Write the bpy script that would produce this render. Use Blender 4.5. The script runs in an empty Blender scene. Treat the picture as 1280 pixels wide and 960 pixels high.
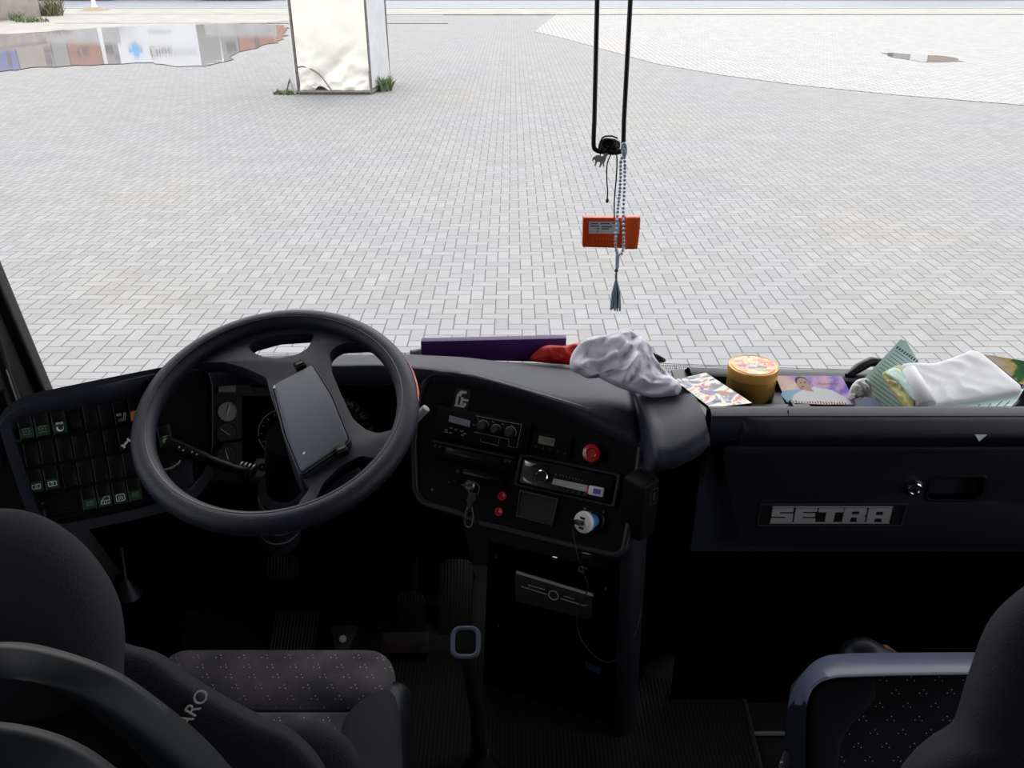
import bpy, bmesh, math, random
from mathutils import Vector as V, noise as mnoise
random.seed(7)
SC = bpy.context.scene
COL = SC.collection
PI = math.pi
# ------------------------------------------------------------------ camera model
F = 1050.0; PITCH = math.radians(27); CP_, SP_ = math.cos(PITCH), math.sin(PITCH)
CAM = V((0, 0, 2.7))
def ray(px, py):
    u = (px-640)/F; v = (py-480)/F
    return V((u, CP_-v*SP_, -(SP_+v*CP_)))
def onY(px, py, Y): d = ray(px, py); return CAM+d*(Y/d.y)
def onZ(px, py, Z): d = ray(px, py); return CAM+d*((Z-2.7)/d.z)
def onX(px, py, X): d = ray(px, py); return CAM+d*(X/d.x)
def dep(px, py, D): return CAM+ray(px, py)*D
def onP(px, py, O, N): d = ray(px, py); return CAM+d*((O-CAM).dot(N)/d.dot(N))
def mir(px, py, Y): d = ray(px, py); t = Y/d.y; return V((d.x*t, Y, -2.7-d.z*t))   # point seen mirrored in standing water
class Fr:
    """a local frame: origin, right, up, normal"""
    def __init__(s, O, R, U):
        s.O = V(O); s.R = V(R).normalized(); s.N = s.R.cross(V(U)).normalized(); s.U = s.N.cross(s.R).normalized()
    def p(s, x, y, z=0): return s.O+s.R*x+s.U*y+s.N*z
    def px(s, a, b):
        q = onP(a, b, s.O, s.N)-s.O
        return q.dot(s.R), q.dot(s.U)
    def at(s, x, y, z=0): f = Fr(s.p(x, y, z), s.R, s.U); return f
    def rot(s, a): return Fr(s.O, s.R*math.cos(a)+s.U*math.sin(a), s.U*math.cos(a)-s.R*math.sin(a))
def panel(O, psi, tau):
    R = V((math.cos(psi), math.sin(psi), 0)); N = V((math.sin(psi), -math.cos(psi), 0))
    return Fr(O, R, V((0, 0, 1))*math.cos(tau)-N*math.sin(tau))
WORLD = Fr((0, 0, 0), (1, 0, 0), (0, 1, 0))
LPF = panel((-.704, 1.186, 1.953), .368, .4834)      # switch panel face
CPF = panel((-.1392, 1.4783, 1.8944), -.3752, .5746)  # centre panel face
# ------------------------------------------------------------------ materials
M = {}
def nodes(name):
    m = bpy.data.materials.new(name); m.use_nodes = True; M[name] = m
    nt = m.node_tree; return m, nt, nt.nodes, nt.links, nt.nodes['Principled BSDF']
def pm(name, col, rough=.6, metal=0, spec=.5, var=0, scale=40, bump=0, bscale=400, coat=0, emit=None):
    m, nt, N, L, b = nodes(name)
    b.inputs['Base Color'].default_value = (*col, 1); b.inputs['Roughness'].default_value = rough
    b.inputs['Metallic'].default_value = metal; b.inputs['Specular IOR Level'].default_value = spec
    b.inputs['Coat Weight'].default_value = coat
    tc = N.new('ShaderNodeTexCoord')
    if var:
        t = N.new('ShaderNodeTexNoise'); t.inputs['Scale'].default_value = scale; t.inputs['Detail'].default_value = 4
        L.new(tc.outputs['Object'], t.inputs['Vector'])
        r = N.new('ShaderNodeValToRGB'); r.color_ramp.elements[0].position = .3; r.color_ramp.elements[1].position = .7
        r.color_ramp.elements[0].color = (*[c*(1-var) for c in col], 1); r.color_ramp.elements[1].color = (*[min(1, c*(1+var)) for c in col], 1)
        L.new(t.outputs['Fac'], r.inputs[0]); L.new(r.outputs[0], b.inputs['Base Color'])
    if bump:
        t = N.new('ShaderNodeTexNoise'); t.inputs['Scale'].default_value = bscale; t.inputs['Detail'].default_value = 3
        L.new(tc.outputs['Object'], t.inputs['Vector'])
        bp = N.new('ShaderNodeBump'); bp.inputs['Strength'].default_value = bump; bp.inputs['Distance'].default_value = .002
        L.new(t.outputs['Fac'], bp.inputs['Height']); L.new(bp.outputs[0], b.inputs['Normal'])
    return m
class NG:
    """tiny maths-node helper"""
    def __init__(s, nt): s.nt = nt
    def m(s, op, a, b=None, c=None):
        n = s.nt.nodes.new('ShaderNodeMath'); n.operation = op
        for i, x in enumerate((a, b, c)):
            if x is None: continue
            if isinstance(x, (int, float)): n.inputs[i].default_value = x
            else: s.nt.links.new(x, n.inputs[i])
        return n.outputs[0]
    def mix(s, fac, a, b):
        n = s.nt.nodes.new('ShaderNodeMix'); n.data_type = 'RGBA'
        for k, x in ((0, fac), (6, a), (7, b)):
            if isinstance(x, (int, float)): n.inputs[k].default_value = x
            elif isinstance(x, tuple): n.inputs[k].default_value = (*x, 1)
            else: s.nt.links.new(x, n.inputs[k])
        return n.outputs[2]
    def noise(s, vec, scale, detail=3):
        n = s.nt.nodes.new('ShaderNodeTexNoise'); n.inputs['Scale'].default_value = scale; n.inputs['Detail'].default_value = detail
        s.nt.links.new(vec, n.inputs['Vector']); return n.outputs['Fac']
    def ramp(s, fac, *stops):
        n = s.nt.nodes.new('ShaderNodeValToRGB'); cr = n.color_ramp
        while len(cr.elements) < len(stops): cr.elements.new(.5)
        for e, (p, c) in zip(cr.elements, stops): e.position = p; e.color = (*c, 1)
        s.nt.links.new(fac, n.inputs[0]); return n.outputs[0]
def paving(name, base, joint, w, jw, stain, running=False):
    m, nt, N, L, b = nodes(name); g = NG(nt)
    tc = N.new('ShaderNodeTexCoord'); sp = N.new('ShaderNodeSeparateXYZ'); L.new(tc.outputs['Object'], sp.inputs[0])
    x = g.m('DIVIDE', g.m('ADD', sp.outputs[0], 100*w+.03), w); y = g.m('DIVIDE', g.m('ADD', sp.outputs[1], 40*w), w)
    i = g.m('FLOOR', x); j = g.m('FLOOR', y); fx = g.m('SUBTRACT', x, i); fy = g.m('SUBTRACT', y, j)
    k = g.m('FLOORED_MODULO', g.m('ADD', g.m('SUBTRACT', i, j), 400), 4)
    is0 = g.m('COMPARE', k, 0, .1); is1 = g.m('COMPARE', k, 1, .1); is2 = g.m('COMPARE', k, 2, .1); is3 = g.m('COMPARE', k, 3, .1)
    dl = g.m('ADD', fx, is1); dr = g.m('ADD', g.m('SUBTRACT', 1, fx), is0)      # k0 has no right joint, k1 no left, k3 no top, k2 no bottom
    db = g.m('ADD', fy, is2); dt = g.m('ADD', g.m('SUBTRACT', 1, fy), is3)
    d = g.m('MINIMUM', g.m('MINIMUM', dl, dr), g.m('MINIMUM', db, dt))
    jm = N.new('ShaderNodeMapRange'); jm.interpolation_type = 'SMOOTHSTEP'
    jm.inputs['From Min'].default_value = jw*.5; jm.inputs['From Max'].default_value = jw*1.5; L.new(d, jm.inputs[0])
    idv = N.new('ShaderNodeCombineXYZ'); L.new(g.m('SUBTRACT', i, is1), idv.inputs[0]); L.new(g.m('SUBTRACT', j, is2), idv.inputs[1])
    wn = N.new('ShaderNodeTexWhiteNoise'); wn.noise_dimensions = '3D'; L.new(idv.outputs[0], wn.inputs['Vector'])
    v = g.m('ADD', g.m('MULTIPLY', wn.outputs['Value'], .16), .92)
    big = g.noise(tc.outputs['Object'], .35, 5); fine = g.noise(tc.outputs['Object'], 60, 4)
    v = g.m('MULTIPLY', v, g.m('ADD', g.m('MULTIPLY', fine, .22), .89))
    v = g.m('MULTIPLY', v, g.m('ADD', g.m('MULTIPLY', g.noise(tc.outputs['Object'], 1.3, 4), .2), .9))
    st = g.ramp(big, (.45, (0, 0, 0)), (.7, (1, 1, 1)))
    col = g.mix(g.m('MULTIPLY', st, .55), base, stain)
    n = N.new('ShaderNodeMix'); n.data_type = 'RGBA'; n.blend_type = 'MULTIPLY'; n.inputs[0].default_value = 1
    cv = N.new('ShaderNodeCombineXYZ'); [L.new(v, cv.inputs[q]) for q in range(3)]
    L.new(col, n.inputs[6]); L.new(cv.outputs[0], n.inputs[7])
    L.new(g.mix(jm.outputs[0], joint, n.outputs[2]), b.inputs['Base Color'])
    b.inputs['Roughness'].default_value = .85; b.inputs['Specular IOR Level'].default_value = .25
    bp = N.new('ShaderNodeBump'); bp.inputs['Strength'].default_value = .4; bp.inputs['Distance'].default_value = .004
    L.new(jm.outputs[0], bp.inputs['Height']); L.new(bp.outputs[0], b.inputs['Normal'])
    return m
def lined(name, axis, pitch, duty, c0, c1, rough=.7, soft=.1, bump=.6):
    """ribbed rubber / striped print: lines across one object axis"""
    m, nt, N, L, b = nodes(name); g = NG(nt)
    tc = N.new('ShaderNodeTexCoord'); sp = N.new('ShaderNodeSeparateXYZ'); L.new(tc.outputs['Object'], sp.inputs[0])
    f = g.m('FRACT', g.m('ADD', g.m('DIVIDE', sp.outputs[axis], pitch), 100))
    s = N.new('ShaderNodeMapRange'); s.inputs['From Min'].default_value = duty-soft; s.inputs['From Max'].default_value = duty+soft
    L.new(g.m('ABSOLUTE', g.m('SUBTRACT', f, .5)), s.inputs[0])
    spk = g.noise(tc.outputs['Object'], 700, 2)
    c = g.mix(s.outputs[0], c0, c1)
    c = g.mix(g.m('MULTIPLY', g.m('GREATER_THAN', spk, .68), .5), c, tuple(min(1, q*4+.02) for q in c0)) if bump else c
    L.new(c, b.inputs['Base Color']); b.inputs['Roughness'].default_value = rough
    if bump:
        bp = N.new('ShaderNodeBump'); bp.inputs['Strength'].default_value = bump; bp.inputs['Distance'].default_value = .003; bp.invert = True
        L.new(s.outputs[0], bp.inputs['Height']); L.new(bp.outputs[0], b.inputs['Normal'])
    return m
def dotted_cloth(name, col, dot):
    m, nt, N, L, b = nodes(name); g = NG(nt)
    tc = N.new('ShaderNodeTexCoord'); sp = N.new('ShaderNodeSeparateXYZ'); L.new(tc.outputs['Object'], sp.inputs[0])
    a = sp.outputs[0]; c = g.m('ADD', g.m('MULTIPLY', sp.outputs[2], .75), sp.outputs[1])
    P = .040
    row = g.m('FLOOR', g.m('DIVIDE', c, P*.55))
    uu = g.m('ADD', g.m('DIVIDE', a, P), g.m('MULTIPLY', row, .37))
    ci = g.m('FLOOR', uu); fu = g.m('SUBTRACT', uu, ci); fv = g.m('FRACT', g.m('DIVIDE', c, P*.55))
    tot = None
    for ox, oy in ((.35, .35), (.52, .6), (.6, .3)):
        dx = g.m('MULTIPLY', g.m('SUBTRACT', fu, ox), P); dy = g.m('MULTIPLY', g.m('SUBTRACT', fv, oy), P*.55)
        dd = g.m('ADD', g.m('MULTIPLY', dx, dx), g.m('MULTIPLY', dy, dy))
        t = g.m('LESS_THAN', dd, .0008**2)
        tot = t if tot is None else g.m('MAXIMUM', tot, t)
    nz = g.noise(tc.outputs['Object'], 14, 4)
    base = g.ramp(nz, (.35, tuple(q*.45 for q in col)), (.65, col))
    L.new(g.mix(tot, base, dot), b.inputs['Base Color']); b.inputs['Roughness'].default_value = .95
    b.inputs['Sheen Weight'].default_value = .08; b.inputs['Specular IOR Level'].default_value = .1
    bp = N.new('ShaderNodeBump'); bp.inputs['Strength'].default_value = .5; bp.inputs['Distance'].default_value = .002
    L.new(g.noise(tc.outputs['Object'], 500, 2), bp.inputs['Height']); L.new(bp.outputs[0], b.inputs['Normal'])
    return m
def glass(name, refl=1.0, tint=(1, 1, 1)):
    m, nt, N, L, b = nodes(name); N.remove(b)
    t = N.new('ShaderNodeBsdfTransparent'); t.inputs[0].default_value = (*tint, 1); gl = N.new('ShaderNodeBsdfGlossy'); gl.inputs['Roughness'].default_value = .02
    fr = N.new('ShaderNodeFresnel'); fr.inputs[0].default_value = 1.3; g = NG(nt)
    mx = N.new('ShaderNodeMixShader'); L.new(g.m('MULTIPLY', fr.outputs[0], refl), mx.inputs[0]); L.new(t.outputs[0], mx.inputs[1]); L.new(gl.outputs[0], mx.inputs[2])
    L.new(mx.outputs[0], N['Material Output'].inputs[0]); return m
def frit(name):
    m, nt, N, L, b = nodes(name); g = NG(nt)
    tc = N.new('ShaderNodeTexCoord'); sp = N.new('ShaderNodeSeparateXYZ'); L.new(tc.outputs['UV'], sp.inputs[0])
    fu = g.m('SUBTRACT', g.m('FRACT', sp.outputs[0]), .5); fv = g.m('SUBTRACT', g.m('FRACT', sp.outputs[1]), .5)
    r = g.m('ADD', g.m('MULTIPLY', fu, fu), g.m('MULTIPLY', fv, fv))
    t = N.new('ShaderNodeBsdfTransparent'); mx = N.new('ShaderNodeMixShader'); b.inputs['Base Color'].default_value = (.02, .02, .02, 1)
    L.new(g.m('LESS_THAN', r, .11), mx.inputs[0]); L.new(t.outputs[0], mx.inputs[1]); L.new(b.outputs[0], mx.inputs[2])
    L.new(mx.outputs[0], N['Material Output'].inputs[0]); return m
def printed(name, scale, stops, rough=.35, distort=1.5):
    """a colourful printed cover: distorted colour bands"""
    m, nt, N, L, b = nodes(name); g = NG(nt)
    tc = N.new('ShaderNodeTexCoord')
    n = N.new('ShaderNodeTexNoise'); n.inputs['Scale'].default_value = scale; n.inputs['Detail'].default_value = 5; n.inputs['Distortion'].default_value = distort
    L.new(tc.outputs['Object'], n.inputs['Vector']); L.new(g.ramp(n.outputs['Fac'], *stops), b.inputs['Base Color'])
    b.inputs['Roughness'].default_value = rough; return m
# plastics and cloths of the cab
pm('pad', (.021, .0228, .034), .5, spec=.22, bump=.25, bscale=900)
pm('pad_dark', (.0095, .0098, .0158), .45, spec=.4, bump=.2, bscale=900)
pm('face', (.0025, .0025, .0035), .6, spec=.15)
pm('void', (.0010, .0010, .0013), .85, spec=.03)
pm('trim_gloss', (.005, .0055, .0075), .3, spec=.5)
pm('switch', (.004, .004, .0052), .42, spec=.35)
pm('switch_edge', (.10, .10, .11), .4)
pm('green', (.008, .055, .018), .45)
pm('icon', (.9, .95, .92), .5); pm('icon_dim', (.30, .33, .33), .5); pm('amber', (.95, .42, .03), .4)
pm('leather', (.0085, .0095, .0175), .5, spec=.28, bump=.35, bscale=500)
pm('hub', (.014, .015, .023), .5, spec=.28, bump=.15, bscale=900)
pm('hubpad', (.042, .047, .064), .5, spec=.3, bump=.1, bscale=900)
pm('black', (.004, .004, .005), .45); pm('blackmetal', (.006, .006, .007), .35, spec=.5)
pm('redwire', (.55, .02, .03), .4); pm('red', (.55, .012, .018), .25, coat=.4); pm('redcloth', (.62, .012, .006), .55, var=.2, scale=25)
pm('cluster', (.072, .066, .073), .5); pm('dial', (.085, .083, .092), .35); pm('dial_pale', (.55, .53, .56), .3)
pm('steel', (.62, .62, .64), .3, metal=1); pm('dullsteel', (.2, .2, .21), .4, metal=.8); pm('chrome', (.75, .78, .82), .12, metal=1)
pm('lcd', (.40, .39, .56), .3); pm('lcd_green', (.32, .34, .24), .3); pm('lcd_text', (.03, .03, .03), .5)
pm('white', (.8, .8, .8), .4); pm('bluering', (.10, .33, .72), .35); pm('violet', (.16, .08, .42), .4)
pm('grey', (.035, .035, .04), .5); pm('midgrey', (.17, .18, .19), .5); pm('badge_grey', (.42, .42, .43), .4, metal=.3)
pm('purple', (.065, .010, .13), .6, var=.15, scale=8); pm('shirt', (.80, .78, .88), .9, spec=.1, bump=.3, bscale=700)
pm('paper', (.92, .92, .95), .7, spec=.15); pm('tissue', (.88, .85, .84), .8, spec=.1); pm('yellowpaper', (.55, .52, .22), .7)
pm('cover_dark', (.015, .012, .02), .4); pm('darkblue', (.02, .05, .13), .4)
lined('greenform', 1, .0085, .40, (.56, .80, .74), (.30, .50, .47), .6, soft=.04, bump=0)
pm('greenpaper', (.70, .94, .88), .6); pm('ink', (.10, .16, .15), .6)
pm('tin_side', (.50, .28, .06), .35, metal=.3); pm('tin_lid', (.80, .42, .10), .35, metal=.2)
printed('tin_print', 22, ((.36, (.75, .10, .08)), (.44, (.85, .35, .12)), (.52, (.9, .62, .16)), (.6, (.85, .7, .45)), (.68, (.25, .15, .3))))
printed('comic', 17, ((.33, (.04, .04, .06)), (.42, (.16, .2, .34)), (.47, (.75, .72, .6)), (.54, (.85, .82, .72)), (.6, (.7, .4, .22)), (.68, (.6, .08, .12))), .35, 3)
printed('nebula', 14, ((.36, (.22, .14, .6)), (.45, (.5, .33, .8)), (.53, (.9, .55, .68)), (.62, (.95, .75, .6))), .3, 1)
printed('magazine', 9, ((.42, (.01, .13, .03)), (.5, (.02, .2, .05)), (.53, (.75, .5, .12)), (.62, (.85, .7, .6))), .35, .6)
pm('skin', (.55, .33, .24), .5); pm('hair', (.03, .02, .02), .6); pm('skyblue', (.3, .55, .75), .5); pm('pinkprint', (.75, .12, .2), .4); pm('lilac', (.2, .14, .35), .4); pm('brownprint', (.35, .14, .06), .4)
pm('orange', (.72, .075, .012), .4, spec=.4); pm('orange_cap', (.82, .11, .02), .4); pm('label_grey', (.62, .63, .64), .5); pm('bead', (.55, .63, .78), .2, spec=.6); pm('tassel', (.32, .40, .48), .8)
pm('charm', (.6, .56, .5), .4, metal=.3)
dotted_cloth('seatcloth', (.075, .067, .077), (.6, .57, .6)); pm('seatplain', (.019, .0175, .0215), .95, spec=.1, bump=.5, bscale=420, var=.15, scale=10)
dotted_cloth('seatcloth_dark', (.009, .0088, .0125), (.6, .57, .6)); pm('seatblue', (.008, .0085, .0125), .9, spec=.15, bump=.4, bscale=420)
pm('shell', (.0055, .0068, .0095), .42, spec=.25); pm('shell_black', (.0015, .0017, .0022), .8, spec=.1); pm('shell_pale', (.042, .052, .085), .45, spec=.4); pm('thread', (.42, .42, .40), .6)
lined('mat', 0, .009, .30, (.0055, .0048, .0048), (.0015, .0013, .0013), .9); lined('pedal', 0, .008, .28, (.018, .015, .0135), (.002, .002, .002), .6)
pm('dirtmetal', (.028, .021, .017), .7, var=.3, scale=60); pm('busfloor', (.004, .004, .0045), .8)
pm('lining', (.10, .10, .105), .8); pm('pillar', (.003, .0042, .0038), .6); pm('seal', (.0012, .0012, .0012), .5)
# outside
paving('pavers', (.160, .160, .163), (.064, .064, .066), .112, .045, (.18, .168, .15)); paving('pale_pavers', (.225, .222, .22), (.10, .098, .095), .16, .07, (.225, .22, .215))
pm('asphalt', (.125, .137, .16), .8, var=.1, scale=.6); pm('sidewalk', (.185, .175, .16), .85, var=.15, scale=.9); pm('kerb', (.20, .195, .185), .8, var=.1, scale=3); pm('kerb_dark', (.09, .085, .08), .9, var=.4, scale=4)
pm('grate', (.10, .10, .10), .6, var=.3, scale=8); pm('concrete', (.23, .20, .18), .9, var=.2, scale=2)
pm('sheet', (.64, .625, .56), .6, spec=.3, var=.06, scale=2.5); pm('sheet_shaded', (.42, .425, .44), .5, var=.1, scale=3); pm('rust', (.11, .10, .09), .8, var=.4, scale=20); pm('stain', (.52, .42, .32), .8, var=.2, scale=30)
pm('weed', (.10, .13, .055), .8, var=.4, scale=30); pm('weed_dry', (.14, .135, .07), .8, var=.3, scale=20); pm('sand', (.19, .145, .085), .95, var=.2, scale=8); pm('postgrey', (.5, .5, .5), .6)
m, nt, N, L, b = nodes('water'); b.inputs['Base Color'].default_value = (.16, .15, .15, 1); b.inputs['Roughness'].default_value = .03; b.inputs['IOR'].default_value = 1.6
g_ = NG(nt); tc = N.new('ShaderNodeTexCoord'); mp = N.new('ShaderNodeMapping'); mp.inputs['Scale'].default_value = (.5, 2.0, 1); L.new(tc.outputs['Object'], mp.inputs[0])
bp = N.new('ShaderNodeBump'); bp.inputs['Strength'].default_value = .12; bp.inputs['Distance'].default_value = .012
L.new(g_.noise(mp.outputs[0], 1.6, 3), bp.inputs['Height']); L.new(bp.outputs[0], b.inputs['Normal'])
pm('palewall', (.34, .335, .33), .8, var=.2, scale=.8); pm('wall_white', (.62, .63, .64), .5); pm('wall_grey', (.22, .225, .215), .7); pm('brickwall', (.26, .10, .06), .8, var=.25, scale=1.2); pm('beige', (.28, .24, .20), .8, var=.1, scale=1); pm('bluewall', (.08, .11, .30), .6)
pm('pane', (.06, .05, .05), .2); pm('crossblue', (.05, .35, .70), .5); pm('signtext', (.08, .08, .09), .6); pm('signtext_pale', (.55, .56, .58), .6); pm('brown', (.22, .16, .13), .8)
glass('windshield'); glass('tinted', 1, (.3, .32, .31)); frit('frit')
# ------------------------------------------------------------------ mesh builder
RV, FV = V((1, 0, 0)), V((0, 1, 0))
class MB:
    def __init__(s): s.v = []; s.f = []; s.uv = None
    def add(s, vs, fs): o = len(s.v); s.v += [V(q) for q in vs]; s.f += [tuple(i+o for i in f) for f in fs]; return s
    def box(s, fr, x0, x1, y0, y1, z0, z1):
        vs = [fr.p(x, y, z) for z in (z0, z1) for x, y in ((x0, y0), (x1, y0), (x1, y1), (x0, y1))]
        return s.add(vs, [(0, 3, 2, 1), (4, 5, 6, 7), (0, 1, 5, 4), (1, 2, 6, 5), (2, 3, 7, 6), (3, 0, 4, 7)])
    def prism(s, fr, pts, z0, z1, top=None):
        n = len(pts); tp = top or pts
        vs = [fr.p(x, y, z0) for x, y in pts]+[fr.p(x, y, z1) for x, y in tp]
        return s.add(vs, [tuple(range(n))[::-1], tuple(range(n, 2*n))]+[(i, (i+1) % n, n+(i+1) % n, n+i) for i in range(n)])
    def ring(s, fr, outer, inner, z0, z1):
        n = len(outer)
        vs = [fr.p(x, y, z) for z in (z0, z1) for L_ in (outer, inner) for x, y in L_]
        fs = []
        for i in range(n):
            j = (i+1) % n
            fs += [(2*n+i, 2*n+j, 3*n+j, 3*n+i), (i, n+i, n+j, j), (i, j, 2*n+j, 2*n+i), (n+i, 3*n+i, 3*n+j, n+j)]
        return s.add(vs, fs)
    def cyl(s, fr, x, y, r, z0, z1, n=28, r1=None):
        a = [(x+r*math.cos(2*PI*i/n), y+r*math.sin(2*PI*i/n)) for i in range(n)]
        r1 = r if r1 is None else r1
        return s.prism(fr, a, z0, z1, [(x+r1*math.cos(2*PI*i/n), y+r1*math.sin(2*PI*i/n)) for i in range(n)])
    def lathe(s, fr, prof, n=32, sy=1):
        vs = [fr.p(r*math.cos(2*PI*i/n), sy*r*math.sin(2*PI*i/n), z) for r, z in prof for i in range(n)]
        fs = [(k*n+i, k*n+(i+1) % n, (k+1)*n+(i+1) % n, (k+1)*n+i) for k in range(len(prof)-1) for i in range(n)]
        fs += [tuple(range(n))[::-1], tuple(range((len(prof)-1)*n, len(prof)*n))]
        return s.add(vs, fs)
    def tube(s, pts, r, n=10, closed=False, flat=1.0, up=None):
        pts = [V(p) for p in pts]; N_ = len(pts); rs = r if isinstance(r, (list, tuple)) else [r]*N_
        vs = []; prev = None
        for i, p in enumerate(pts):
            t = (pts[(i+1) % N_]-pts[i-1]) if closed else (pts[min(i+1, N_-1)]-pts[max(i-1, 0)])
            t.normalize()
            if up is not None: a = V(up)
            elif prev is None: a = V((0, 0, 1)) if abs(t.z) < .9 else V((1, 0, 0))
            else: a = prev
            a = (a-t*a.dot(t)).normalized(); prev = a; b_ = t.cross(a)
            vs += [p+(a*math.cos(2*PI*k/n)+b_*math.sin(2*PI*k/n)*flat)*rs[i] for k in range(n)]
        fs = [(i*n+k, ((i+1) % N_)*n+k, ((i+1) % N_)*n+(k+1) % n, i*n+(k+1) % n) for i in range(N_ if closed else N_-1) for k in range(n)]
        if not closed: fs += [tuple(range(n)), tuple(range((N_-1)*n, N_*n))[::-1]]
        return s.add(vs, fs)
    def ball(s, c, r, n=16, sc=(1, 1, 1)):
        prof = [(max(1e-4, r*math.sin(PI*i/n)), -r*math.cos(PI*i/n)) for i in range(n+1)]
        f = Fr(c, RV, FV); n2 = n*2
        vs = [V(c)+V((q*math.cos(2*PI*i/n2)*sc[0], q*math.sin(2*PI*i/n2)*sc[1], z*sc[2])) for q, z in prof for i in range(n2)]
        fs = [(k*n2+i, k*n2+(i+1) % n2, (k+1)*n2+(i+1) % n2, (k+1)*n2+i) for k in range(n) for i in range(n2)]
        return s.add(vs, fs)
    def grid(s, rows, thick=0, nrm=None):
        """rows of points -> quads; thick closes it into a slab"""
        R_, C_ = len(rows), len(rows[0]); vs = [V(p) for r in rows for p in r]
        fs = [(i*C_+j, i*C_+j+1, (i+1)*C_+j+1, (i+1)*C_+j) for i in range(R_-1) for j in range(C_-1)]
        if thick:
            o = len(vs); d = V(nrm)*thick; vs += [p+d for p in vs[:o]]
            fs += [tuple(o+q for q in f)[::-1] for f in fs[:]]
            edge = [(0, j) for j in range(C_)]+[(i, C_-1) for i in range(1, R_)]+[(R_-1, j) for j in range(C_-2, -1, -1)]+[(i, 0) for i in range(R_-2, 0, -1)]
            e = [i*C_+j for i, j in edge]
            fs += [(e[k], e[k-1], o+e[k-1], o+e[k]) for k in range(len(e))]
        return s.add(vs, fs)
    def pillow(s, fr, out, thick, rings=10, back=None, ex=2.2, disp=None, cen=None, lift=None):
        """a rounded body from an outline (local xy), bulging along +N by thick and -N by back"""
        back = thick if back is None else back
        P = resample(out, 72); n = len(P)
        cx, cy = cen or (sum(p[0] for p in P)/n, sum(p[1] for p in P)/n)
        vs = []; fs = []
        seq = [(math.cos(PI/2*i/rings), 1) for i in range(rings)]
        bseq = [(math.cos(PI/2*i/rings), -1) for i in range(1, rings)]
        def pt(k, t, sg):
            x = cx+(P[k][0]-cx)*t; y = cy+(P[k][1]-cy)*t
            h = (max(0, 1-t**ex))**(1/ex)*(thick if sg > 0 else -back)
            if disp and sg > 0: h += disp(x, y)*min(1, (1-t)*5)
            if lift: h += lift(x, y)
            return fr.p(x, y, h)
        for t, sg in seq+bseq: vs += [pt(k, t, sg) for k in range(n)]
        vs.append(pt(0, 0, 1)); vs.append(pt(0, 0, -1))
        for i in range(rings-1): fs += [(i*n+k, i*n+(k+1) % n, (i+1)*n+(k+1) % n, (i+1)*n+k) for k in range(n)]
        o = (rings-1)*n; top = len(vs)-2
        fs += [(o+k, o+(k+1) % n, top) for k in range(n)]
        idx = [0]+[rings+i for i in range(rings-1)]
        for a, b_ in zip(idx, idx[1:]): fs += [(a*n+(k+1) % n, a*n+k, b_*n+k, b_*n+(k+1) % n) for k in range(n)]
        o = idx[-1]*n
        fs += [(o+(k+1) % n, o+k, top+1) for k in range(n)]
        return s.add(vs, fs)
    def text(s, fr, txt, size, depth=.0006, align='CENTER', squash=1.0, flipy=1):
        cu = bpy.data.curves.new('t', 'FONT'); cu.body = txt; cu.size = size; cu.extrude = depth; cu.align_x = align; cu.align_y = 'CENTER'; cu.resolution_u = 3
        ob = bpy.data.objects.new('t', cu); COL.objects.link(ob)
        me = bpy.data.meshes.new_from_object(ob)
        s.add([fr.p(q.co.x*squash, q.co.y*flipy, q.co.z+depth) for q in me.vertices], [tuple(p.vertices) for p in me.polygons])
        bpy.data.objects.remove(ob); bpy.data.curves.remove(cu); bpy.data.meshes.remove(me); return s
    def build(s, name, mat, parent=None, bevel=0, seg=2, smooth=True, angle=35, origin=None):
        if parent is None:
            if origin is None:
                xs = [p.x for p in s.v]; ys = [p.y for p in s.v]; zs = [p.z for p in s.v]
                origin = V(((min(xs)+max(xs))/2, (min(ys)+max(ys))/2, min(zs)))
            base = V(origin)
        else: base = WL[parent.name]
        me = bpy.data.meshes.new(name); me.from_pydata([p-base for p in s.v], [], s.f)
        bm = bmesh.new(); bm.from_mesh(me)
        bmesh.ops.recalc_face_normals(bm, faces=bm.faces)
        if bevel:
            es = [e for e in bm.edges if len(e.link_faces) == 2 and e.calc_face_angle(0) > math.radians(30)]
            bmesh.ops.bevel(bm, geom=es, offset=bevel, segments=seg, affect='EDGES', profile=.5, clamp_overlap=True)
        bm.to_mesh(me); bm.free()
        if smooth:
            me.shade_smooth(); me.set_sharp_from_angle(angle=math.radians(angle))
        ms = mat if isinstance(mat, (list, tuple)) else [mat]
        for q in ms: me.materials.append(M[q])
        o = bpy.data.objects.new(name, me); COL.objects.link(o)
        if parent is None: o.location = base
        else: o.parent = parent
        WL[o.name] = base
        return o
WL = {}
def resample(pts, n):
    P = [V((p[0], p[1], 0)) for p in pts]
    # smooth closed Catmull-Rom, then even spacing
    C = []
    for i in range(len(P)):
        a, b_, c, d = P[i-1], P[i], P[(i+1) % len(P)], P[(i+2) % len(P)]
        for k in range(8):
            t = k/8
            C.append(.5*((2*b_)+(c-a)*t+(2*a-5*b_+4*c-d)*t*t+(3*b_-a-3*c+d)*t**3))
    L_ = [0]
    for i in range(len(C)): L_.append(L_[-1]+(C[(i+1) % len(C)]-C[i]).length)
    out = []; j = 0
    for k in range(n):
        s_ = L_[-1]*k/n
        while L_[j+1] < s_: j += 1
        t = (s_-L_[j])/max(1e-9, L_[j+1]-L_[j]); q = C[j].lerp(C[(j+1) % len(C)], t); out.append((q.x, q.y))
    return out
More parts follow.
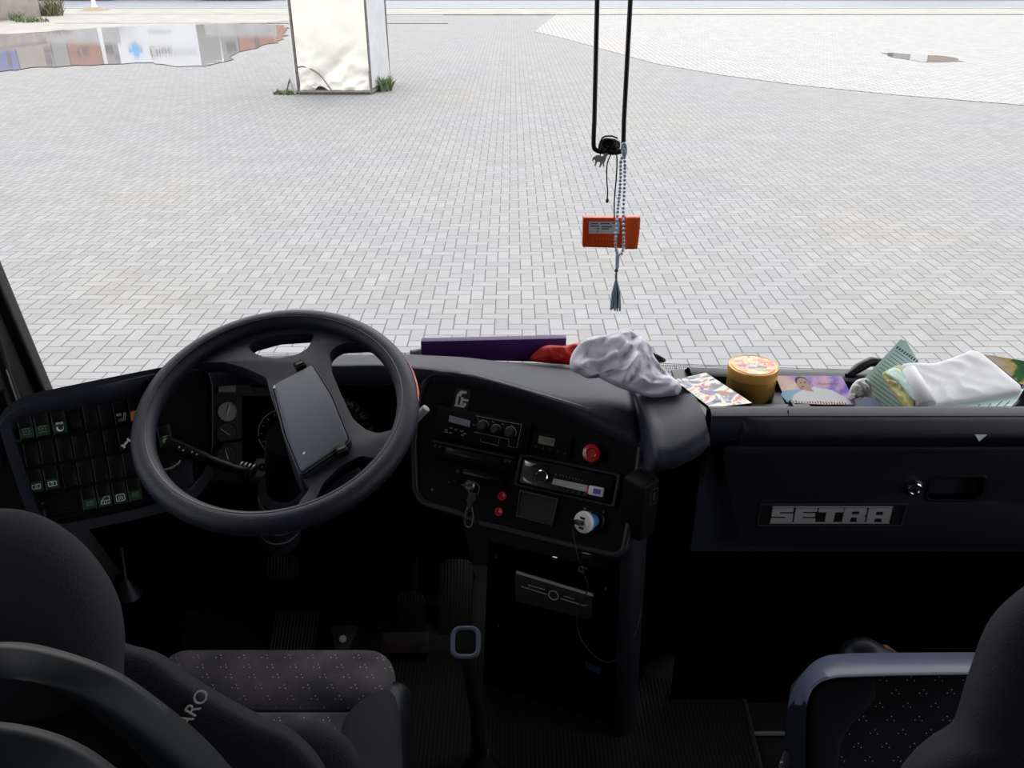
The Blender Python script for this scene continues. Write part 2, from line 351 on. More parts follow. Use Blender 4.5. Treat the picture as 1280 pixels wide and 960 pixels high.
def spline(pts, k=6):
    P = [V(p) for p in pts]; C = []
    for i in range(len(P)-1):
        a = P[i-1] if i else P[0]*2-P[1]; b_, c = P[i], P[i+1]; d = P[i+2] if i+2 < len(P) else P[-1]*2-P[-2]
        for q in range(k):
            t = q/k; C.append(.5*((2*b_)+(c-a)*t+(2*a-5*b_+4*c-d)*t*t+(3*b_-a-3*c+d)*t**3))
    return C+[P[-1]]
def rrect(x0, x1, y0, y1, r, n=5):
    o = []
    for cx, cy, a in ((x1-r, y1-r, 0), (x0+r, y1-r, 90), (x0+r, y0+r, 180), (x1-r, y0+r, 270)):
        o += [(cx+r*math.cos(math.radians(a+90*i/n)), cy+r*math.sin(math.radians(a+90*i/n))) for i in range(n+1)]
    return o
def rcorner(pts, r, n=5):
    o = []
    for i in range(len(pts)):
        a, b_, c = V((*pts[i-1], 0)), V((*pts[i], 0)), V((*pts[(i+1) % len(pts)], 0))
        u = (a-b_); w = (c-b_); rr = min(r, u.length*.45, w.length*.45); p0 = b_+u.normalized()*rr; p1 = b_+w.normalized()*rr
        for k in range(n+1):
            t = k/n; q = p0*(1-t)**2+b_*2*t*(1-t)+p1*t*t; o.append((q.x, q.y))
    return o
def shrink(pts, k):
    """inset a polygon (any winding) by k"""
    n = len(pts); A = sum(pts[i-1][0]*pts[i][1]-pts[i][0]*pts[i-1][1] for i in range(n)); sg = 1 if A > 0 else -1
    o = []
    for i in range(n):
        t = V((pts[(i+1) % n][0]-pts[i-1][0], pts[(i+1) % n][1]-pts[i-1][1], 0)).normalized()
        o.append((pts[i][0]-sg*t.y*k, pts[i][1]+sg*t.x*k))
    return o
def tag(o, label=None, cat=None, group=None, kind=None):
    if label: o['label'] = label
    if cat: o['category'] = cat
    if group: o['group'] = group
    if kind: o['kind'] = kind
    return o
def thing(name, loc, label, cat, group=None):
    o = bpy.data.objects.new(name, None); COL.objects.link(o); o.location = V(loc); WL[o.name] = V(loc); o.empty_display_size = .05
    return tag(o, label, cat, group)
def struct(o): o['kind'] = 'structure'; return o
def pxs(fr, *pts): return [fr.px(*p) for p in pts]
# ================================================================== OUTSIDE
def ground_poly(name, pts, mat, z, thick=None, origin=(0, 0, 0)):
    b = MB(); b.prism(Fr((0, 0, 0), RV, FV), pts, z-(thick or .05), z); return struct(b.build(name, mat, smooth=False, origin=origin))
ground_poly('pavement', [(-60, -12), (60, -12), (60, 47.2), (-60, 47.2)], 'pavers', 0, .3)
far = [onZ(x, y, 0) for x, y in ((668, 40), (700, 47), (740, 58), (820, 80), (900, 94), (1000, 107), (1120, 119), (1280, 132), (1500, 147))]
lp = [(p.x, p.y) for p in far]+[(45, far[-1].y), (45, 46.9), (onZ(692, 16, 0).x, 46.9)]
ground_poly('pavement_pale', lp, 'pale_pavers', .012, .01)
ground_poly('sidewalk', [(-60, 47.2), (60, 47.2), (60, 52.6), (-60, 52.6)], 'sidewalk', .03, .33)
ground_poly('road', [(-90, 52.6), (90, 52.6), (90, 64), (-90, 64)], 'asphalt', -.05, .3)
ground_poly('curb_road', [(-60, 52.4), (60, 52.4), (60, 52.75), (-60, 52.75)], 'kerb', .05, .2)
ground_poly('curb_yard', [(onZ(560, 14, 0).x, 46.85), (40, 46.85), (40, 47.25), (onZ(560, 14, 0).x, 47.25)], 'kerb_dark', .035, .1)
ground_poly('sidewalk_far', [(-90, 64), (90, 64), (90, 90), (-90, 90)], 'sidewalk', .05, .3)
# sandy strip left of the yard
y0 = onZ(60, 29, 0).y
ground_poly('sidewalk_sandy', [(onZ(-80, 46, 0).x, onZ(-80, 50, 0).y), (onZ(60, 40, 0).x, onZ(60, 40, 0).y), (onZ(200, 33, 0).x, onZ(200, 33, 0).y), (onZ(330, 29, 0).x, y0), (-8, 47.2), (-40, 47.2)], 'sidewalk', .014, .012)
# drainage channel with its grate
b = MB(); z = .035; ya = onZ(400, 29.5, 0).y; xa, xb = onZ(70, 29.5, 0).x, onZ(560, 29.5, 0).x
o = thing('drain_channel', ((xa+xb)/2, ya, 0), 'long thin dark drain channel with a slotted grate behind the white pylon', 'drain')
b.box(WORLD, xa, xb, ya-.16, ya+.16, -.02, .018); b.build('channel', 'kerb_dark', o, smooth=False)
b = MB(); n = 110; x = onZ(300, 29.5, 0).x
while x < xb: b.box(WORLD, x, x+.13, ya-.13, ya+.13, .018, .03); x += .26
b.build('grate', 'grate', o, smooth=False)
# puddles : irregular sheets of standing water
def puddle(name, pix, label, z):
    P = [onZ(x, y, 0) for x, y in pix]; out = resample([(p.x, p.y) for p in P], 260)
    cx = sum(p[0] for p in out)/260; cy = sum(p[1] for p in out)/260
    out = [(x+.3*mnoise.noise(V((x*1.3, y*1.3, 3))), y+.55*mnoise.noise(V((x*.8, y*.6, 9)))+.5*mnoise.noise(V((x*2.3, y, 4)))) for x, y in out]
    b = MB(); b.add([V((x, y, z)) for x, y in out], [tuple(range(len(out)))]); o = b.build(name, 'water', smooth=False, origin=(cx, cy, z)); return tag(o, label, 'puddle', kind='stuff')
puddle('puddle', [(-60, 46), (30, 43), (80, 38), (160, 34), (260, 31), (345, 31), (357, 42), (340, 55), (300, 66), (278, 80), (240, 83), (190, 79), (150, 80), (110, 82), (60, 84), (10, 88), (-60, 90)], 'wide shallow puddle left of the white pylon mirroring the buildings', .018)
puddle('puddle', [(1098, 68), (1120, 67.5), (1150, 69.5), (1180, 72), (1202, 77.5), (1180, 79.5), (1150, 78), (1125, 74)], 'narrow puddle lying on the pale paving at right', .02)
# buildings across the road: seen only in the puddle
def building(label, x0, x1, yb, h, mat, wins=(), dmat='pane', depth=7):
    o = thing('building', ((x0+x1)/2, yb+depth/2, .05), label, 'building', 'buildings across the road')
    b = MB(); b.box(WORLD, x0, x1, yb, yb+depth, .05, h); b.build('wall', mat, o, smooth=False)
    for (a, c, d, e) in wins:
        b = MB(); b.box(WORLD, a, c, yb-.06, yb+.05, d, e); b.build('window', dmat, o, smooth=False)
    return o
YB = 66
def mx(px, py): return mir(px, py, YB)
def bspan(pa, pb, top, mat, label, wins=(), yb=YB):
    xa, xc = mir(pa, 70, yb).x, mir(pb, 70, yb).x
    w = []
    for (a, c, lo, hi) in wins:
        p, q = mir(a, lo, yb), mir(c, hi, yb); w.append((p.x, q.x, min(p.z, q.z), max(p.z, q.z)))
    return building(label, xa, xc, yb, mir((pa+pb)/2, top, yb).z, mat, w)
bspan(-90, 21, 95, 'bluewall', 'blue fronted building across the road, leftmost in the puddle reflection', [(8, 16, 68, 84)])
bspan(22, 66, 93, 'beige', 'beige building across the road beside the blue one', [(55, 66, 61, 67), (57, 67, 72, 84)])
bspan(67, 86, 93, 'wall_grey', 'low pale grey building between beige and brick ones')
bspan(87, 127, 93, 'brickwall', 'red brick building across the road mirrored in the puddle', [(103, 111, 60, 69), (96, 101, 63, 72)], YB)
bspan(128, 153, 92, 'wall_grey', 'grey concrete building mirrored left of the white pharmacy', [(131, 142, 56, 68), (144, 155, 71, 75)], YB)
bspan(279, 300, 88, 'wall_grey', 'grey building mirrored right of the white pharmacy', [(283, 296, 54, 66)], YB)
bspan(301, 345, 80, 'brickwall', 'small red brick building mirrored beside the white pylon', [(318, 325, 46, 62)], YB)
# white pharmacy block with a blue cross
a, c = mir(153, 86, YB-1), mir(253, 86, YB-1)
o = thing('pharmacy', ((a.x+c.x)/2, YB, .05), 'white boxy pharmacy with a blue cross, mirrored in the puddle', 'building')
b = MB(); b.box(WORLD, a.x, c.x, YB-1, YB+5, .05, a.z); b.build('wall', 'wall_white', o, smooth=False)
b = MB(); fr = Fr((c.x, YB-1, .05), (.8, .6, 0), (0, 0, 1)); b.prism(fr, [(0, 0), (1.55, 0), (1.55, a.z*.93), (0, a.z)], -.2, 0); b.build('side_wall', 'wall_grey', o, smooth=False)
fr = Fr(mir(170, 64, YB-1)+V((0, -.05, 0)), RV, (0, 0, 1)); b = MB()
b.prism(fr, [(x*1.35, y*1.35) for x, y in ((-.36, -.12), (-.12, -.12), (-.12, -.36), (.12, -.36), (.12, -.12), (.36, -.12), (.36, .12), (.12, .12), (.12, .36), (-.12, .36), (-.12, .12), (-.36, .12))], 0, .04); b.build('cross_emblem', 'crossblue', o, smooth=False)
fr = Fr(mir(202, 66, YB-1)+V((0, -.04, 0)), RV, (0, 0, 1)); b = MB(); b.text(fr, 'Dioc', .85, .02, 'CENTER'); b.build('sign_lettering', 'signtext', o, smooth=False)
fr = Fr(mir(232, 68, YB-1)+V((0, -.04, 0)), RV, (0, 0, 1)); b = MB(); b.text(fr, 'bianesi', .62, .02, 'CENTER'); b.build('sign_lettering', 'signtext_pale', o, smooth=False)
fr = Fr(mir(200, 42, YB-1)+V((0, -.04, 0)), RV, (0, 0, 1)); b = MB(); b.text(fr, 'EczaneEczane', .3, .02, 'CENTER'); b.build('small_lettering', 'signtext_pale', o, smooth=False)
for pa, pb, ph, lb in ((-90, 151, 55, 'long pale grey boundary wall mirrored left of the white pharmacy'), (258, 346, 46, 'short pale grey boundary wall mirrored right of the white pharmacy')):
    q0, q1 = mir(pa, ph, YB-2.2), mir(pb, ph, YB-2.2); b = MB(); b.box(WORLD, q0.x, q1.x, YB-2.3, YB-2.1, .05, q0.z); tag(b.build('boundary_wall', 'palewall', smooth=False), lb, 'wall', 'boundary walls across the road')
YR = 70
for pa, pb, mt, lb in ((1100, 1108, 'wall_grey', 'grey shed mirrored at the left tip of the narrow puddle'), (1116, 1136, 'wall_grey', 'long grey shed mirrored in the narrow puddle'), (1137, 1159, 'wall_white', 'white cabin mirrored in the narrow puddle'), (1160, 1215, 'brown', 'brown timber house mirrored at the right end of the narrow puddle')):
    building(lb, mir(pa, 74, YR).x, mir(pb, 74, YR).x, YR, 6.5, mt)
# concrete block wall, shrubs and post, top left
zt = 1.2
p0, p1 = onZ(-70, 33, 0), onZ(52, 21.5, 0)
fr = Fr(p0, p1-p0, (0, 0, 1)); w = (p1-p0).length
o = thing('planter_wall', (p0+p1)/2, 'low pinkish concrete wall at the top left beyond the puddle', 'wall')
b = MB(); b.box(fr, 0, w, 0, zt, -.35, 0); b.build('block', 'concrete', o, bevel=.02)
b = MB(); b.box(fr, -.02, w+.04, zt, zt+.1, -.4, .05); b.build('coping', 'kerb', o, bevel=.02)
def weeds(name, px, py, n, h, spread, mat, label, cat, yspread=None):
    c = onZ(px, py, 0); b = MB()
    for i in range(n):
        a = random.uniform(0, 2*PI); r = spread*random.random()**.6
        x = c.x+r*math.cos(a); y = c.y+(yspread or spread)*.6*math.sin(a)*random.random(); hh = h*random.uniform(.4, 1); lean = V((random.uniform(-.6, .6), random.uniform(-.5, .5), 1)).normalized()
        wv = V((random.uniform(-1, 1), random.uniform(-1, 1), 0)).normalized()*random.uniform(.012, .03)
        q = V((x, y, 0)); m_ = q+lean*hh*.55; t = q+lean*hh+V((lean.x, lean.y, 0))*hh*.5
        b.add([q-wv*.6, q+wv*.6, m_+wv, m_-wv, t], [(0, 1, 2, 3), (3, 2, 4)])
    return tag(b.build(name, mat, smooth=False, origin=c), label, cat, 'weeds around the yard', kind='stuff' if n > 400 else None)
weeds('shrub', 62, 20, 260, 1.15, .75, 'weed_dry', 'dry brownish shrub at the end of the concrete wall', 'shrub')
weeds('weed_clump', 40, 28, 160, .3, .8, 'weed', 'flat green weeds at the foot of the concrete wall', 'weeds')
weeds('weed_clump', 21, 26, 60, .5, .3, 'weed', 'dark small weed against the concrete wall', 'weeds')
weeds('weed_clump', 357, 118, 120, .12, .28, 'weed', 'low dry weeds at the left corner of the white pylon', 'weeds', .2)
weeds('weed_clump', 481, 113, 150, .38, .16, 'weed', 'green weeds growing up the right side of the white pylon', 'weeds', .5)
c = onZ(119, 13.5, 0); o = thing('street_post', c, 'short grey street post in a patch of sand by the road', 'post')
b = MB(); b.lathe(Fr(c, RV, FV), [(.26, 0), (.26, .08), (.11, .3), (.1, 3.2), (.02, 3.22)], 20); b.build('post', 'postgrey', o)
b = MB(); b.lathe(Fr(c, RV, FV), [(1.0, -.01), (.7, .07), (.35, .16), (.05, .2)], 28); b.build('sand_patch', 'sand', o)
# white sheet-metal pylon
fl, frr = onZ(371.5, 119.5, 0), onZ(466, 116.5, 0)
yb = (fl.y+frr.y)/2; xl, xr = fl.x, frr.x
bk = onZ(487, 104, 0); dy = bk.y-yb; dx = bk.x-xr
H = 6.2
o = thing('pylon', ((xl+xr)/2, yb+dy/2, 0), 'tall white sheet-clad pylon with a crumpled torn foot on the paving', 'pylon')
N_ = 40; K_ = 90; rows = []
fold = [onY(398, 104, yb), onY(447, 55, yb)]
for k in range(K_+1):
    z = .06+(H-.06)*(k/K_)**1.5; r = []
    for i in range(N_+1):
        s_ = i/N_; x = xl+.04+(xr-xl-.06)*s_; a = max(0, 1-z/1.5)
        d = .09*a*mnoise.noise(V((x*2.2, z*2.2, 1)))+.22*a**2*abs(mnoise.noise(V((x*2.6+z, z*3.0-x, 5))))+.06*a*abs(mnoise.noise(V((x*6-z*3, z*6, 8))))
        # diagonal crease rising to the right
        f0, f1 = fold; t = ((x-f0.x)*(f1.x-f0.x)+(z-f0.z)*(f1.z-f0.z))/((f1-f0).length**2)
        e = abs((x-f0.x)*(f1.z-f0.z)-(z-f0.z)*(f1.x-f0.x))/(f1-f0).length
        if -.1 < t < 1.15: d += .13*max(0, 1-e/.16)*max(0, 1-max(0, t))**.6
        zz = z
        if k == 0: zz = .08+.20*max(0, 1-abs(s_-.30)/.12)+.05*max(0, 1-abs(s_-.68)/.02)-.07*max(0, 1-abs(s_-.13)/.06)
        elif k < 6: zz = z+(.18*max(0, 1-abs(s_-.30)/.12))*(1-k/6)
        r.append(V((x, yb+.015+d*.6-.05, zz)))
    rows.append(r)
b = MB(); b.grid(rows, .012, (0, 1, 0)); b.build('front_sheet', 'sheet', o, angle=60)
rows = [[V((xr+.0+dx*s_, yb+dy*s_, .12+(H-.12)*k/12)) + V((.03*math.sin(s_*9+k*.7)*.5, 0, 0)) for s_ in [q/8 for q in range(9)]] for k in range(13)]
b = MB(); b.grid(rows, .015, (1, .2, 0)); b.build('side_sheet', 'sheet_shaded', o, angle=60)  # shade on the right side painted in as a greyer sheet colour
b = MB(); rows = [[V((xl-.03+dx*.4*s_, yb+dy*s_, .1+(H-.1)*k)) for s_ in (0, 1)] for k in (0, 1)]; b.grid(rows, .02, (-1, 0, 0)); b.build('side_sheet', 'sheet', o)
b = MB(); b.grid([[V((xl+s_*(xr-xl)+dx*.4, yb+dy, .1+(H-.1)*k)) for s_ in (0, 1)] for k in (0, 1)], .02, (0, 1, 0)); b.build('rear_sheet', 'sheet_shaded', o)
b = MB(); tb = .028
for q in ((xl, yb), (xr, yb), (xr+dx, yb+dy), (xl+dx*.5, yb+dy)): b.tube([V((q[0], q[1], 0)), V((q[0], q[1], H))], tb, 8)
for p_, q_ in (((xl, yb), (xr, yb)), ((xr, yb), (xr+dx, yb+dy)), ((xl, yb), (xl+dx*.5, yb+dy))): b.tube([V((*p_, .05)), V((*q_, .05))], .045, 8)
b.build('frame', 'rust', o)
p_ = [onY(a, c_, yb-.03) for a, c_ in ((372, 84), (380, 83.5), (392, 88), (401, 95), (410, 107), (417, 116))]
b = MB(); b.tube(spline(p_), .012, 6); b.build('loose_cable', 'rust', o)
p_ = [onY(a, c_, yb-.12) for a, c_ in ((401, 101), (420, 80), (436, 58))]
b = MB(); b.tube([onZ(358, 116, .02), onZ(364, 116, .0)+V((0, 0, .28)), onZ(369, 118, .05)], .02, 6); b.build('bent_bracket', 'rust', o)
# ================================================================== BUS SHELL
ZB = 1.87
base_px = [(-1.12, 1.36, 1.84), (-1.02, 1.55, 1.85), (-.85, 1.62, 1.85)]
backs = [V(q) for q in base_px]+[onZ(x, y, ZB) for x, y in ((300, 452), (415, 447.5), (520, 447.5), (700, 455), (860, 461), (1000, 466), (1130, 469), (1290, 474))]
backs = backs+[V((1.42, 1.5, ZB))]
bsp = spline(backs, 5)
lean = V((0, -.17, 1))
def wpt(i, h): p = bsp[i]; return V((p.x*(1-.03*h), p.y, ZB-.05))+V((0, .02, 0))+lean*h
b = MB(); hs = [0, .3, .6, .9, 1.2, 1.36]
b.grid([[wpt(i, h) for i in range(len(bsp))] for h in hs], .008, (0, 1, .17)); struct(b.build('window_1', 'windshield', angle=60))
# printed dot band along the foot of the windscreen
b = MB(); acc = [0]
for i in range(1, len(bsp)): acc.append(acc[-1]+(bsp[i]-bsp[i-1]).length)
rows = [[wpt(i, h)+V((0, -.004, 0)) for i in range(len(bsp))] for h in (.018, .060)]
b.grid(rows); o = b.build('trim_1', 'frit', smooth=False); struct(o)
uvl = o.data.uv_layers.new(name='UVMap'); nC = len(bsp); dens = 1/.0042
for poly in o.data.polygons:
    for li in poly.loop_indices:
        vi = o.data.loops[li].vertex_index; uvl.data[li].uv = (acc[vi % nC]*dens, (vi//nC)*.042*dens)
# front wall below the windscreen
b = MB(); b.grid([[V((p.x, p.y+.09, z)) for p in bsp] for z in (.55, 1.2, ZB-.12)], .03, (0, 1, 0)); struct(b.build('wall_front', 'lining'))
XL, XR, YK = -1.13, 1.46, -4.2
def wall_with_opening(name, x, th, openings, yr):
    """side wall in the YZ plane with window openings (y0,y1,z0,z1)"""
    b = MB(); f = Fr((x, 0, 0), (0, 1, 0), (0, 0, 1)); ys = sorted({yr[0], yr[1]}|{q for o_ in openings for q in o_[:2]}); zs = sorted({.9, 3.2}|{q for o_ in openings for q in o_[2:]})
    for a, c in zip(ys, ys[1:]):
        for d, e in zip(zs, zs[1:]):
            my, mz = (a+c)/2, (d+e)/2
            if any(o_[0] < my < o_[1] and o_[2] < mz < o_[3] for o_ in openings): continue
            b.box(f, a, c, d, e, -th/2, th/2)
    return struct(b.build(name, 'lining', smooth=False))
LO = [(.1, 1.25, 2.05, 3.05)]; RO = [(-.1, 1.3, 1.75, 3.05), (-2.6, -.2, 1.9, 3.05)]
wall_with_opening('wall_left', XL-.03, .06, LO, (YK, 1.5)); wall_with_opening('wall_right', XR+.03, .06, RO, (YK, 1.5))
for i, (x, ops) in enumerate(((XL-.03, LO), (XR+.03, RO))):
    for k, (a, c, d, e) in enumerate(ops):
        b = MB(); b.box(Fr((x, 0, 0), (0, 1, 0), (0, 0, 1)), a, c, d, e, -.004, .004); struct(b.build('window_%d' % (2+i*2+k), 'windshield', smooth=False))
b = MB(); b.box(WORLD, XL-.06, XR+.06, YK, 1.62, 3.17, 3.23); struct(b.build('ceiling', 'lining', smooth=False))
b = MB(); b.box(WORLD, XL-.06, XR+.06, YK-.06, YK, .9, 3.2); struct(b.build('wall_back', 'lining', smooth=False))
b = MB(); b.box(WORLD, XL, XR, YK, 1.95, 1.12, 1.2); struct(b.build('floor', 'busfloor', smooth=False))
b = MB(); b.tube([V((XL+.1, 1.47, 3.1)), V((XR-.1, 1.47, 3.1))], .06, 12); struct(b.build('trim_2', 'lining'))
# A-pillar at the left edge with its rubber seal
e0, e1 = onY(58, 498, 1.595), onY(0, 360, 1.575)
up = (e1-e0).normalized(); fr = Fr(e0-up*.25, (1, .25, 0), up)
fr = Fr(e0-up*.25, RV-up*up.x, up)
b = MB(); b.prism(Fr(fr.O, fr.R, fr.N), rcorner([(-.012, -.03), (-.03, .03), (-.16, .19), (-.2, .1), (-.12, -.06)], .02), -1.5, .0)
b.build('trim_3', 'pillar', angle=40); struct(bpy.data.objects['trim_3'])
b = MB(); b.prism(Fr(fr.O, fr.R, fr.N), rcorner([(.002, -.035), (.002, .0), (-.026, .0), (-.026, -.035)], .008), -1.5, 0); struct(b.build('trim_4', 'seal'))
q0, q1, q2 = dep(-14, 400, 1.42), dep(6, 470, 1.42), dep(17, 500, 1.42)
o = thing('roller_blind', q2, 'black roller blind rod with a collar beside the left windscreen pillar', 'blind')
b = MB(); b.tube([q0+(q0-q1)*3, q0, q1, q2+(q2-q1)*1.2], .011, 14); b.build('rod', 'face', o)
b = MB(); b.tube([dep(3, 483, 1.42), dep(5.5, 489, 1.42)], .0145, 18); b.build('collar', 'grey', o, bevel=.001)
b = MB(); b.tube([dep(8, 462, 1.40), dep(22, 503, 1.40)], .0012, 6); b.build('cord', 'midgrey', o)
# ================================================================== DASHBOARD
ZC = V((0, 0, 1))
def lpx(a, b, z=0): return onP(a, b, LPF.O+LPF.N*z, LPF.N)
def cpx(a, b, z=0): return onP(a, b, CPF.O+CPF.N*z, CPF.N)
ICF = panel(onY(330, 540, 1.53), .02, .5)
dash = thing('dashboard', (0, 1.4, 1.2), 'wide dark blue-grey bus dashboard under the windscreen with a padded top', 'dashboard')
front = [lpx(-6, 560, .012), lpx(-2, 535, .012), lpx(10, 517, .012), lpx(40, 501, .012), lpx(120, 483, .012), lpx(205, 465.5, .01)]
front += [onY(a, b, 1.50) for a, b in ((268, 459), (345, 456), (415, 457.5), (480, 457))]
front += [cpx(a, b, .012) for a, b in ((535, 462), (580, 468), (640, 483), (700, 502), (760, 521), (790, 533), (803, 545))]
front += [onY(815, 556, 1.225), onY(836, 556, 1.215), onY(860, 547, 1.22), onY(884, 534, 1.235)]
fs = spline(front, 5)
back = [V((-1.06, 1.36, 1.82)), V((-1.0, 1.5, 1.82)), V((-.9, 1.58, 1.82)), V((-.8, 1.62, 1.83))]+backs[3:8]+[onZ(884, 462, ZB)]
bs_ = spline(back, 12)
def along(C, t):
    L_ = [0]
    for p, q in zip(C, C[1:]): L_.append(L_[-1]+(q-p).length)
    s_ = t*L_[-1]; j = 0
    while j < len(C)-2 and L_[j+1] < s_: j += 1
    return C[j].lerp(C[j+1], (s_-L_[j])/max(1e-9, L_[j+1]-L_[j]))
# pair each front point with the windscreen line point straight across from the camera side
pairs = []
for i, p in enumerate(fs):
    tx = p.x+.0
    q = min(bs_, key=lambda w: abs(w.x-tx))
    j = bs_.index(q); a = bs_[max(0, j-1)]; c = bs_[min(len(bs_)-1, j+1)]
    t = 0 if abs(c.x-a.x) < 1e-6 else max(0, min(1, (tx-a.x)/(c.x-a.x))); pairs.append((p, a.lerp(c, t)))
rows = []
K = 14
for k in range(K+1):
    t = k/K; r = []
    for p, q in pairs:
        m_ = p.lerp(q, t); wr = max(0, min(1, (p.x-.04)/.20)); wr = wr*wr*(3-2*wr); m_ = m_+ZC*(.022*math.sin(PI*min(1, t*1.15))*(.4+.6*max(0, min(1, (p.x+.6)/.5)))*(1-wr)+wr*.030*math.sin(PI*t**.6)) if t < .87 or wr else m_
        r.append(m_)
    rows.append(r)
# rounded lip and skirt below the front edge
sk = []
for dn, inn in ((.045, .004), (.034, -.002), (.024, -.005), (.015, -.006), (.008, -.005), (.0035, -.003), (.001, -.001)):
    r = []
    for i, p in enumerate(fs):
        w = 1.0+.35*max(0, min(1, (p.x-.10)/.08)); wi = 1.0+2.5*max(0, min(1, (p.x-.10)/.08))
        d = pairs[i][1]-p; d.z = 0; d.normalize(); r.append(p-ZC*dn*w+d*inn*wi)
    sk.append(r)
ALLR = [r+[r[-1]+V((.003, 0, -.006)), r[-1]+V((.0035, 0, -.05))] for r in sk+rows]
b = MB(); b.grid(ALLR); b.build('dash_pad', 'pad', dash, angle=70)
# body under the pad: switch panel face and bezel
sw = thing('switch_panel', lpx(130, 560), 'angled dark switch panel full of rocker switches left of the steering wheel', 'switch panel')
poly = pxs(LPF, (13, 522), (40, 505), (120, 488), (205, 471), (258, 462), (264, 480), (264, 575), (236, 620), (150, 641), (78, 655), (52, 645), (40, 610), (20, 550))
po = rcorner(poly, .03)
b = MB(); b.prism(LPF, po, -.03, 0); b.build('face_plate', 'face', sw)
rx = LPF.px(245, 520)[0]
out = [(q if p[0] < rx else (p[0]+.002, p[1])) for p, q in zip(po, shrink(po, -.016))]
b = MB(); b.ring(LPF, out, po, -.05, .012); b.build('bezel', 'pad', sw, bevel=.005, seg=3)
def gl(c, r): return c*.0235+(c >= 2)*.0016-(c >= 6)*.0007-.08, -(r*.044-.07)
def icon(fr, kind, parent, mat='icon'):
    b = MB(); s = .0055
    def line(*p): b.tube([fr.p(x*s, y*s, .0003) for x, y in p], .00045, 5)
    def circ(x, y, r, a0=0, a1=360): b.tube([fr.p((x+r*math.cos(math.radians(a0+(a1-a0)*i/12)))*s, (y+r*math.sin(math.radians(a0+(a1-a0)*i/12)))*s, .0003) for i in range(13)], .00045, 5)
    if kind == 'heat':
        for x in (-.8, 0, .8): line((x-.3, .9), (x+.1, .3), (x-.3, -.1)); 
        line((-1.1, -.6), (1.1, -.6)); line((-1.1, 1.2), (1.1, 1.2))
    elif kind == 'moon':
        for x in (-.7, 0, .7): line((x-.3, 1.5), (x+.3, .9)); line((x+.3, 1.5), (x-.3, .9))
        pts = [(math.cos(math.radians(a)), math.sin(math.radians(a))) for a in range(150, 391, 20)]; inn = [(.25+.8*math.cos(math.radians(a)), .25+.8*math.sin(math.radians(a))) for a in range(380, 159, -20)]
        b.prism(fr, [(x*s, (y-.3)*s) for x, y in pts+inn], 0, .0006)
    elif kind == 'lamp':
        b.ring(fr, [(x, y-.001) for x, y in rrect(-.0065, .0065, -.004, .004, .0015)], [(x, y-.001) for x, y in rrect(-.0055, .0055, -.003, .003, .0012)], 0, .0006); circ(0, -.2, .35)
    elif kind == 'seat':
        line((.9, 1.2), (.5, -.6), (-.9, -.6), (-.9, -1.1), (.8, -1.1), (1.4, 1.2), (.9, 1.2))
        for x in (-1, -.3): line((x-.3, 1.2), (x+.3, .5)); line((x+.3, 1.2), (x-.3, .5))
    elif kind == 'wrench':
        b.box(fr.rot(.75), -.0075, .0075, -.0016, .0016, 0, .0006)
        for q in (-1, 1): b.prism(fr.rot(.75), [(q*.005, -.0035), (q*.009, -.0035), (q*.008, 0), (q*.009, .0035), (q*.005, .0035)], 0, .0006)
    elif kind == 'window':
        line((-1.2, -1), (-1.0, 0), (0, 1.1), (1.2, 1.1), (1.2, -1), (-1.2, -1)); line((-1, 0), (1.2, 0)); line((-.3, -.3), (-.3, -.8)); line((.4, -.3), (.4, -.8))
    elif kind == 'rear':
        b.ring(fr, rrect(-.007, .007, -.006, .006, .003), rrect(-.006, .006, -.005, .005, .0025), 0, .0006)
        for x in (-.5, 0, .5): line((x, -.6), (x+.12, 0), (x, .6))
    elif kind == 'circle': circ(0, 0, .8); circ(0, 0, .4); line((-.8, 1.3), (.8, 1.5))
    elif kind == 'bars':
        for y in (-.5, 0, .5): line((-1, y), (1, y))
    return b.build('icon', mat, parent, smooth=False)
def rocker(x, y, kind=None, green=False, tilt=1, flat=False):
    b = MB(); w, h = .0100, .0190; f = LPF.at(x, y)
    if flat:
        b.box(f, -w, w, -h, h, -.002, .0016); o = b.build('blank_cover', 'switch', sw, bevel=.0012)
    else:
        P = [(-w, -h, 0), (w, -h, 0), (w, h, 0), (-w, h, 0), (-w, -h, .009), (w, -h, .009), (w, h*.25, .006), (-w, h*.25, .006), (w, h, .011), (-w, h, .011)]
        b.add([f.p(*q) for q in P], [(0, 1, 2, 3), (0, 1, 5, 4), (4, 5, 6, 7), (7, 6, 8, 9), (2, 3, 9, 8), (1, 2, 8, 6, 5), (0, 3, 9, 7, 4)]); o = b.build('rocker_switch', 'switch', sw, bevel=.001)
    e = MB(); e.box(f, -w-.0006, -w+.0004, -h, h, 0, .0018 if flat else .0085); e.build('edge_strip', 'switch_edge', o, smooth=False)
    if not flat:
        sl = f.at(0, -h*.42, .0082)
        fr = Fr(sl.O, sl.R, sl.U-sl.N*.12)
        if green: g_ = MB(); g_.box(fr, -w*.94, w*.94, -.0088, .0072, -.001, .0002); g_.build('lens', 'amber' if green == 'amber' else 'green', o, smooth=False)
        if kind: icon(fr.at(0, 0, .0003), kind, o, 'icon_dim' if kind in ('bars', 'heat') else 'icon')
    return o
for c, k, g_ in ((0, 'heat', True), (1, 'heat', True), (2, 'moon', True), (6, 'seat', None), (7, 'bars', 'amber')): rocker(*gl(c, 0), k, g_)
for c in (4, 5): rocker(*gl(c, 0), flat=True)
x, y = gl(3, 0); b = MB(); b.box(LPF, x-.008, x+.008, y-.014, y+.010, -.002, .003); b.box(LPF, x-.006, x+.006, y-.012, y-.003, .003, .006); b.build('small_switch', 'switch', sw, bevel=.001)
for c in range(6): rocker(*gl(c, 1), flat=True)
rocker(*gl(6, 1), 'wrench'); rocker(*gl(7, 1))
